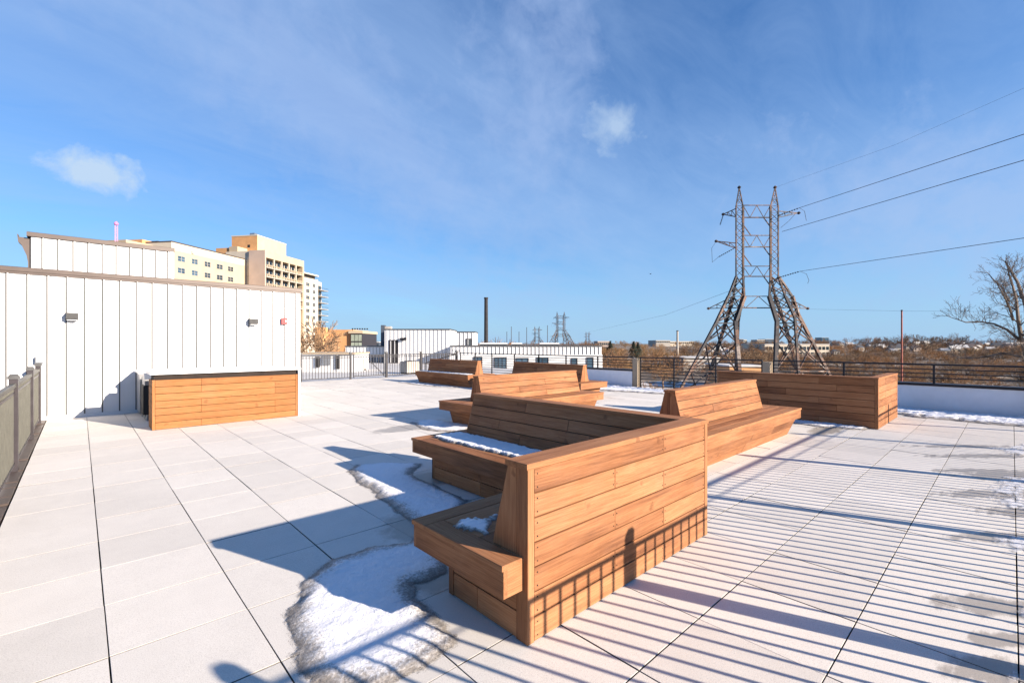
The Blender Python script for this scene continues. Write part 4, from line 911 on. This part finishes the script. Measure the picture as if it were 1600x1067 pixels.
wire('thin level cable between the red pole and the right edge', [PW(1262, 483, 75), PW(1409, 486, 62), PW(1600, 487, 50)], .02)
# poles and stacks
def pole(name, label, cat, px, z, ytop, w0, w1, mat, zb=None, band=None):
    p = W(px, z, 0); zb = terr(p.x, p.y)-.3 if zb is None else zb; ht = HT(ytop, z)
    t = thing(name, label, cat, (p.x, p.y, zb)); mb = MB(); mb.lathe((0, 0, 0), [(w0/2, 0), (w1/2, ht-zb)], 12); mb.build('shaft', M[mat], t)
    mb = MB(); mb.lathe((0, 0, ht-zb), [(w1*.6, 0), (w1*.6, .3*w1+.1)], 12); mb.build('rim', M['dark'], t); return t
pole('chimney_stack', 'tall dark industrial chimney behind the low white wing', 'chimney', 759.5, 150, 467, 1.5, 1.15, 'brick')
pole('pole', 'slim concrete stack between the white wing and the pylon', 'pole', 1058.5, 250, 517.5, 1.25, 1.0, 'concrete')
pole('pole', 'thin red steel pole right of the pylon', 'pole', 1409, 62, 486, .27, .18, 'red_steel')
for i, (px, yt) in enumerate(((792, 519), (799, 511), (811, 519), (823, 512), (855.5, 509))):
    pole('utility_pole', 'thin grey distant pole, %s in the row above the low white wing' % ('leftmost', 'second from the left', 'third from the left', 'fourth from the left', 'rightmost')[i], 'pole', px, 260, yt, .5, .35, 'grey_dark')
# ------------------------------------------------------------------ trees
def grow(segs, p, d, r, ln, depth, spread=.5, up=.12, kids=(2, 3), minr=.006, nseg=3, rng=random):
    for k in range(nseg):
        d = (d+Vector((rng.gauss(0, .13), rng.gauss(0, .13), rng.gauss(0, .1)+up*.3))).normalized()
        q = p+d*(ln/nseg); r2 = r*(.86 if nseg > 1 else .7); segs.append((p, q, r, r2)); p, r = q, r2
        if depth > 0 and k < nseg-1 and rng.random() < .75:
            a = d.cross(Vector((rng.gauss(0, 1), rng.gauss(0, 1), rng.gauss(0, 1)))).normalized(); dd = (d*.75+a*rng.uniform(.5, .95)).normalized()
            grow(segs, p, dd, r*.55, ln*rng.uniform(.5, .75), depth-1, spread, up, kids, minr, nseg, rng)
    if depth > 0:
        for _ in range(rng.randint(*kids)):
            a = d.cross(Vector((rng.gauss(0, 1), rng.gauss(0, 1), rng.gauss(0, 1)))).normalized(); dd = (d+a*rng.uniform(.3, spread+.35)+Z3*up).normalized()
            grow(segs, p, dd, max(minr, r*.68), ln*rng.uniform(.62, .85), depth-1, spread, up, kids, minr, nseg, rng)
def segmesh(mb, segs, sides=3, minw=.0):
    for p, q, r, r2 in segs: mb.beam(p, q, max(minw, 2*r), 0, max(minw, 2*r2), sides if r < .06 else 5)
# big tree right
rng = random.Random(11)
tz = 38.0
def TP(px, y, dp=0): p = PW(px, y, tz); return p+Fv*dp
tp = W(1618, tz, 0)
t = thing('bare_tree', 'large bare grey-brown tree at the right edge, its branches reaching left over the valley', 'tree', (0, 0, 0))
trunk = [TP(1625, 800), TP(1622, 680), TP(1612, 600), TP(1604, 550)]
seg_t = []; r = .42
for a, b_ in zip(trunk[:-1], trunk[1:]): seg_t.append((a, b_, r, r*.88)); r *= .88
mb = MB(); segmesh(mb, seg_t, 7); mb.build('trunk', M['bark'], t, smooth=True, tint=True)
segs = []
LIMBS = [([(1604, 550), (1588, 525), (1578, 497), (1570, 465), (1558, 440), (1548, 425)], .20, -.6), ([(1590, 530), (1570, 513), (1548, 503), (1525, 499), (1500, 500), (1484, 494)], .12, .5),
         ([(1604, 550), (1612, 510), (1615, 470), (1608, 430), (1600, 405)], .22, .8), ([(1610, 530), (1640, 500), (1670, 470), (1690, 440)], .2, -1), ([(1578, 497), (1560, 478), (1540, 462), (1520, 450), (1505, 447)], .10, -1.2),
         ([(1600, 560), (1570, 552), (1545, 560), (1520, 562)], .10, 1.0), ([(1608, 540), (1585, 545), (1560, 535), (1535, 536)], .08, -1.5), ([(1570, 465), (1585, 440), (1592, 420)], .08, 1.5), ([(1612, 560), (1650, 540), (1690, 520)], .12, 1)]
for path, r0, dp in LIMBS:
    path = [(x+(1604-x)*.2 if x < 1604 else x, y+(545-y)*.07) for x, y in path]
    n = len(path)-1; pp = [TP(x, y, dp*i/n*1.5) for i, (x, y) in enumerate(path)]; r = r0
    for i in range(n):
        segs.append((pp[i], pp[i+1], r, r*.8)); r *= .8; d = (pp[i+1]-pp[i]).normalized()
        for _ in range(3):
            a = d.cross(Vector((rng.gauss(0, 1), rng.gauss(0, 1), rng.gauss(0, 1)))).normalized()
            grow(segs, pp[i].lerp(pp[i+1], rng.random()), (d*.6+a*.8+Z3*.25).normalized(), max(.022, r*.45), rng.uniform(.6, 1.0), 3, .45, .12, (1, 2), .010, 3, rng)
    grow(segs, pp[-1], d, r, .6, 3, .45, .12, (2, 2), .010, 3, rng)
mb = MB(); segmesh(mb, segs, 3, .018); mb.build('crown', M['bark'], t, tint=True)
print('big tree segs', len(segs))
def small_tree(seed, h, depth=4, thin=.03, spreadx=1.0):
    rng = random.Random(seed); segs = []; tr = []
    p = Vector((0, 0, 0)); d = Z3.copy(); r = h*.022
    for k in range(3): q = p+Vector((rng.gauss(0, .03)*h, rng.gauss(0, .03)*h, h*.1)); tr.append((p, q, r, r*.9)); p = q; r *= .9
    for k in range(6):
        an = k*1.05+rng.random(); dd = Vector((math.cos(an)*.75*spreadx, math.sin(an)*.75*spreadx, rng.uniform(.45, 1.3))).normalized()
        grow(segs, p-Z3*h*.06*rng.random(), dd, r*.6, h*.27, depth-1, .6, .12, (2, 3), thin, 2, rng)
    return tr, segs
def tree_obj(name, label, loc, seed, h, mat='twig', tint=(1, 1, 1), depth=4, thin=.03, group=None, spreadx=1.0):
    tr, segs = small_tree(seed, h, depth, thin, spreadx); t = thing(name, label, 'tree', loc, 0, group)
    mb = MB(); mb.tint = tint; segmesh(mb, tr, 5); mb.build('trunk', M['bark'], t, tint=True)
    mb = MB(); mb.tint = tint; segmesh(mb, segs, 3, thin); mb.build('crown', M[mat], t, tint=True); return t
tint_tan = (1.55, 1.35, 1.1)
for i, (px, z, yt, lab) in enumerate(((488, 56, 506, 'sunlit tan bare tree close to the right end of the low white building'), (503, 66, 520, 'smaller tan bare tree in front of the ochre building'))):
    p = W(px, z, -3); tree_obj('bare_tree', lab, p, 31+i, HT(yt, z)+3, 'twig', tint_tan, 5, .035, None, 1.1)
# woodland mass (one stuff object) + distinct individual trees
base_trees = []; shrubs = []
for sd_ in range(5):
    tr, sg = small_tree(100+sd_, 1.0, 4, .0048, 1.15)
    mb = MB(); segmesh(mb, tr+sg, 3, .0055); base_trees.append((np.array(mb.v, np.float32), mb.f)); print('wood tmpl', len(mb.f))
for sd_ in range(4):
    r_ = random.Random(200+sd_); sg = []
    for k in range(11):
        an = r_.random()*6.28; dd = Vector((math.cos(an)*.7, math.sin(an)*.7, r_.uniform(.4, 1.2))).normalized(); grow(sg, Vector((math.cos(an)*.1, math.sin(an)*.1, 0)), dd, .02, .42, 2, .7, .1, (2, 3), .008, 2, r_)
    mb = MB(); segmesh(mb, sg, 3, .013); shrubs.append((np.array(mb.v, np.float32), mb.f)); print('shrub', len(mb.f))
rng = random.Random(5)
AV = []; AF = []; AT = []; off = 0
TINTS = [(.8, .62, .5), (1.15, .85, .6), (1.3, 1.0, .7), (.75, .68, .6), (1.3, .9, .55), (.9, .85, .72), (.6, .52, .48), (1.1, .95, .8)]
def plant(x, y, h, tint, src=None, wd=.9):
    global off
    src = src or base_trees; v, f = src[rng.randrange(len(src))]; a = rng.random()*6.28; c, s_ = math.cos(a), math.sin(a)
    R = np.array([[c, -s_, 0], [s_, c, 0], [0, 0, 1]], np.float32)
    vv = (v@R.T)*np.array([h*wd, h*wd, h], np.float32)+np.array([x, y, terr(x, y)-.2], np.float32)
    AV.append(vv); AF.append((np.array([len(q) for q in f]), np.concatenate([np.array(q)+off for q in f]))); off += len(v)
    AT.append(np.tile(np.array([*tint, 1], np.float32), (len(v), 1)))
def tint_at(px, z):
    if 930 < px < 1060: return rng.choice([(1.35, 1.1, .72), (1.2, .98, .68), (1.45, 1.15, .75), (1.1, .9, .6)])
    if px > 1300 and z > 330: return rng.choice([(1.15, .78, .55), (.7, .55, .48), (.55, .5, .42), (1.0, .62, .4), (.6, .45, .38)])
    return rng.choice(TINTS)
cnt = 0
for k in range(640):
    px = rng.uniform(560, 1750); z = 105*math.exp(rng.random()**.7*2.0)
    if px < 700 and z < 240: continue
    if 985 < px < 1135 and z < 190: continue          # open snowy yard
    if 700 < px < 930 and z < 130: continue
    p = W(px, z, 0); hh_ = rng.uniform(6, 10.5)
    if 1290 < px < 1620 and z < 330: hh_ *= .5
    if 1090 < px < 1300 and z < 290: hh_ *= .8
    plant(p.x, p.y, hh_, tint_at(px, z)); cnt += 1
for k in range(1500):
    px = rng.uniform(900, 1720); z = 48*math.exp(rng.random()**.75*2.2)
    if 960 < px < 1140 and z < 175 and rng.random() < .93: continue
    if 1195 < px < 1300 and 240 < z < 300: continue
    p = W(px, z, 0); plant(p.x, p.y, rng.uniform(1.8, 4.2)*(1.25 if z > 200 else 1), tint_at(px, z), shrubs, 1.3); cnt += 1
V = np.concatenate(AV); cn = np.concatenate([a for a, b_ in AF]); lv = np.concatenate([b_ for a, b_ in AF])
me = bpy.data.meshes.new('woodland'); me.vertices.add(len(V)); me.vertices.foreach_set('co', V.ravel()); me.loops.add(len(lv)); me.loops.foreach_set('vertex_index', lv.astype(np.int32))
me.polygons.add(len(cn)); me.polygons.foreach_set('loop_start', np.concatenate([[0], np.cumsum(cn)[:-1]]).astype(np.int32)); me.update(calc_edges=True)
ca = me.attributes.new('tint', 'FLOAT_COLOR', 'POINT'); ca.data.foreach_set('color', np.concatenate(AT).ravel()); me.materials.append(M['twig'])
wo_ = bpy.data.objects.new('woodland', me); COL.objects.link(wo_); tag(wo_, 'brown leafless woodland filling the valley to the horizon', 'woodland', kind='stuff'); print('woodland', cnt, len(cn))
GR = 'bare trees standing clear of the valley wood'
for i, (px, z, yt, ti, lab) in enumerate(((1388, 240, 524, (.8, .75, .72), 'wide pale bare tree above the wood left of the red pole'), (1427, 240, 520, (.8, .75, .72), 'tall pale bare tree above the wood, just right of the red pole'), (1447, 250, 521, (.8, .75, .7), 'thin bare tree standing clear above the wood, between the red pole and the big tree'),
        (1490, 250, 520, (.8, .74, .7), 'rounded bare tree above the wood near the big tree'), (1178, 150, 541, (1.2, 1.1, .9), 'pale bare tree between the legs of the pylon'), (1163, 165, 540, (1.1, 1.0, .85), 'grey bare tree beside the inner left leg of the pylon'), (768, 118, 527, (1.4, 1.0, .7), 'tan bare tree at the foot of the dark chimney'), (782, 125, 530, (1.5, 1.05, .7), 'tan bare tree just right of the dark chimney'), (750, 120, 530, (1.5, 1.05, .7), 'tan bare tree between the small penthouse and the dark chimney'), (965, 128, 541, (1.4, 1.1, .8), 'golden bare tree just right of the white wing'), (1035, 128, 541, (1.4, 1.1, .8), 'golden bare tree just left of the slim pole'))):
    p = W(px, z, 0); zb = terr(p.x, p.y)-.2; tree_obj('bare_tree', lab, (p.x, p.y, zb), 60+i, (HT(yt, z)-zb)*.92, 'twig', ti, 5, .05 if z > 200 else .05, GR, 1.0)
def conifer(px, z, ytop, label):
    p = W(px, z, 0); zb = terr(p.x, p.y); h = HT(ytop, z)-zb; t = thing('evergreen_tree', label, 'tree', (p.x, p.y, zb)); r_ = random.Random(int(px))
    mb = MB(); mb.beam((0, 0, 0), (0, 0, h*.9), .5, 0, .1, 6); mb.tint = (.5, .5, .5); mb.build('trunk', M['bark'], t, tint=True)
    mb = MB()
    for k in range(500):
        f = r_.random()**.8; zz = h*(.25+.75*f); rr = (1-f)*h*.36*r_.uniform(.5, 1.1)+.1; an = r_.random()*6.28; c = Vector((math.cos(an)*rr, math.sin(an)*rr, zz)); d = Vector((math.cos(an), math.sin(an), -.3))*r_.uniform(.5, 1.2); s_ = Vector((-math.sin(an), math.cos(an), .2))*.35
        mb.add([c-d*.6-s_, c-d*.6+s_, c+d*.6], [(0, 1, 2)])
    mb.build('crown', M['evergreen'], t)
conifer(953.5, 210, 533, 'narrow dark evergreen standing above the golden trees'); conifer(990, 230, 534, 'broad dark evergreen in the wood left of the slim pole'); conifer(997, 235, 535.5, 'second dark evergreen, just right of the broad one')
# ------------------------------------------------------------------ far buildings
def blockb(name, label, px0, px1, z, ytop, depth, mat, cat='building', zb=None, rows=0, cols=0, wm='glass'):
    a = W(px0, z, 0); b_ = W(px1, z, 0); Ln = (b_-a).length; zb = min(terr(a.x, a.y), terr(b_.x, b_.y))-1 if zb is None else zb
    t = thing(name, label, cat, (a.x, a.y, 0), rad(-YAW)); ht = HT(ytop, z); mb = MB(); mb.box(0, Ln, 0, depth, zb, ht); mb.build('wall', M[mat], t)
    mb = MB(); mb.box(-.2, Ln+.2, -.2, depth+.2, ht, ht+.4); mb.build('roof', M['roofmem'], t)
    for r_ in range(rows):
        mb = MB(); zz = ht-1.2-r_*3.6; mb.box(-Ln/cols*.36, Ln/cols*.36, -.1, -.001, -2.0, 0)
        for c_ in range(cols):
            if c_ == 0: w0 = mb.build('window', M[wm], t)
            else: w0 = w0.copy(); COL.objects.link(w0)
            w0.location = (Ln*(c_+.5)/cols, 0, zz)
    return t
blockb('parking_garage', 'long cream framed factory building beyond the right leg of the pylon', 1195, 1296, 290, 538.5, 30, 'cream_hi', rows=2, cols=17)
blockb('office_block', 'small dark office block on the horizon between the pylon legs', 1156, 1162, 800, 530, 20, 'grey_dark', rows=1, cols=2)
blockb('office_block', 'pale office block on the horizon beside the small dark one', 1162, 1167, 800, 531, 20, 'cream_hi', rows=1, cols=2)
blockb('office_block', 'tan office block on the horizon in the middle of the pylon opening', 1183, 1195, 780, 531, 20, 'concrete', rows=2, cols=4)
blockb('office_block', 'long grey glass office block on the horizon near the right leg of the pylon', 1196, 1210, 800, 530, 24, 'grey_dark', rows=2, cols=6, wm='glass_blue')
blockb('glass_tower', 'blue glass tower on the horizon right of the pylon', 1284, 1295, 900, 527.5, 20, 'glass_blue', rows=3, cols=4, wm='glass_blue')
blockb('office_block', 'flat green-roofed block on the horizon left of the slim pole', 1025, 1047, 700, 532, 40, 'concrete', rows=1, cols=8)
blockb('office_block', 'flat pale block on the horizon just right of the slim pole', 1047, 1085, 720, 533.5, 40, 'cream_hi', rows=1, cols=12)
blockb('apartment_building', 'pale pink building on the horizon above the right end of the white wing', 934, 953, 420, 533.5, 20, 'pinkish', rows=2, cols=6)
blockb('warehouse', 'low orange warehouse seen through the railing between the pylon legs', 1140, 1191, 128, 573, 16, 'orange', rows=0)
blockb('warehouse', 'long flat grey warehouse left of the pylon foot', 1068, 1124, 190, 560, 25, 'concrete', rows=0)
blockb('office_block', 'grey-green blocks on the skyline left of the white penthouse', 578, 592, 320, 535, 20, 'grey_dark', rows=2, cols=4)
hr = random.Random(3)
protos = []
for k, (wm, rm) in enumerate((('cream_hi', 'roofmem'), ('concrete', 'grey_fix'), ('pinkish', 'coping'))):
    t = thing('house', 'small distant house among the brown trees across the valley', 'house', (0, 0, 0), 0, 'small houses across the valley')
    mb = MB(); mb.box(-4, 4, -3, 3, 0, 4.2); mb.prism([(-3, 4.2), (3, 4.2), (0, 6.4)], (-4, 0, 0), Y3, Z3, X3, 8); mb.build('wall', M[wm], t)
    mb = MB(); mb.prism([(-3.4, 4.0), (0, 6.45), (3.4, 4.0), (3.4, 4.3), (0, 6.8), (-3.4, 4.3)], (-4.3, 0, 0), Y3, Z3, X3, 8.6); mb.build('roof', M[rm], t)
    for x in (-1.9, 1.9): mb = MB(); mb.box(x-.8, x+.8, -3.06, -3.001, 1.6, 3.2); mb.build('window', M['glass'], t)
    protos.append(t)
spots = []
for k in range(110):
    if k < 80: px, z = hr.uniform(1298, 1620), hr.uniform(250, 470)
    else: px, z = hr.uniform(1060, 1150), hr.uniform(270, 460)
    spots.append((px, z))
for i, (px, z) in enumerate(spots):
    t = protos[i] if i < 3 else copy_tree(protos[hr.randrange(3)]); p = W(px, z, 0); t.location = (p.x, p.y, terr(p.x, p.y)+hr.uniform(0, .8)); t.rotation_euler = (0, 0, rad(-YAW)+hr.uniform(-.5, .5)); s_ = hr.uniform(.38, .68); t.scale = (s_, s_, s_)
# distant bird
t = MB(); c = PW(1016, 428, 60); t.add([c, c+Rv*.25+Z3*.08, c+Rv*.12-Fv*.12, c-Rv*.25+Z3*.08, c-Rv*.12-Fv*.12, c-Fv*.22+Z3*.02, c+Fv*.18, c-Z3*.07], [(0, 2, 1), (0, 3, 4), (5, 2, 7), (6, 7, 2), (5, 7, 4), (6, 4, 7), (5, 4, 0), (5, 0, 2), (6, 2, 0), (6, 0, 4)])
tag(t.build('bird', M['dark']), 'tiny dark bird in the open sky left of the pylon', 'bird')
print('objects', len(bpy.data.objects))
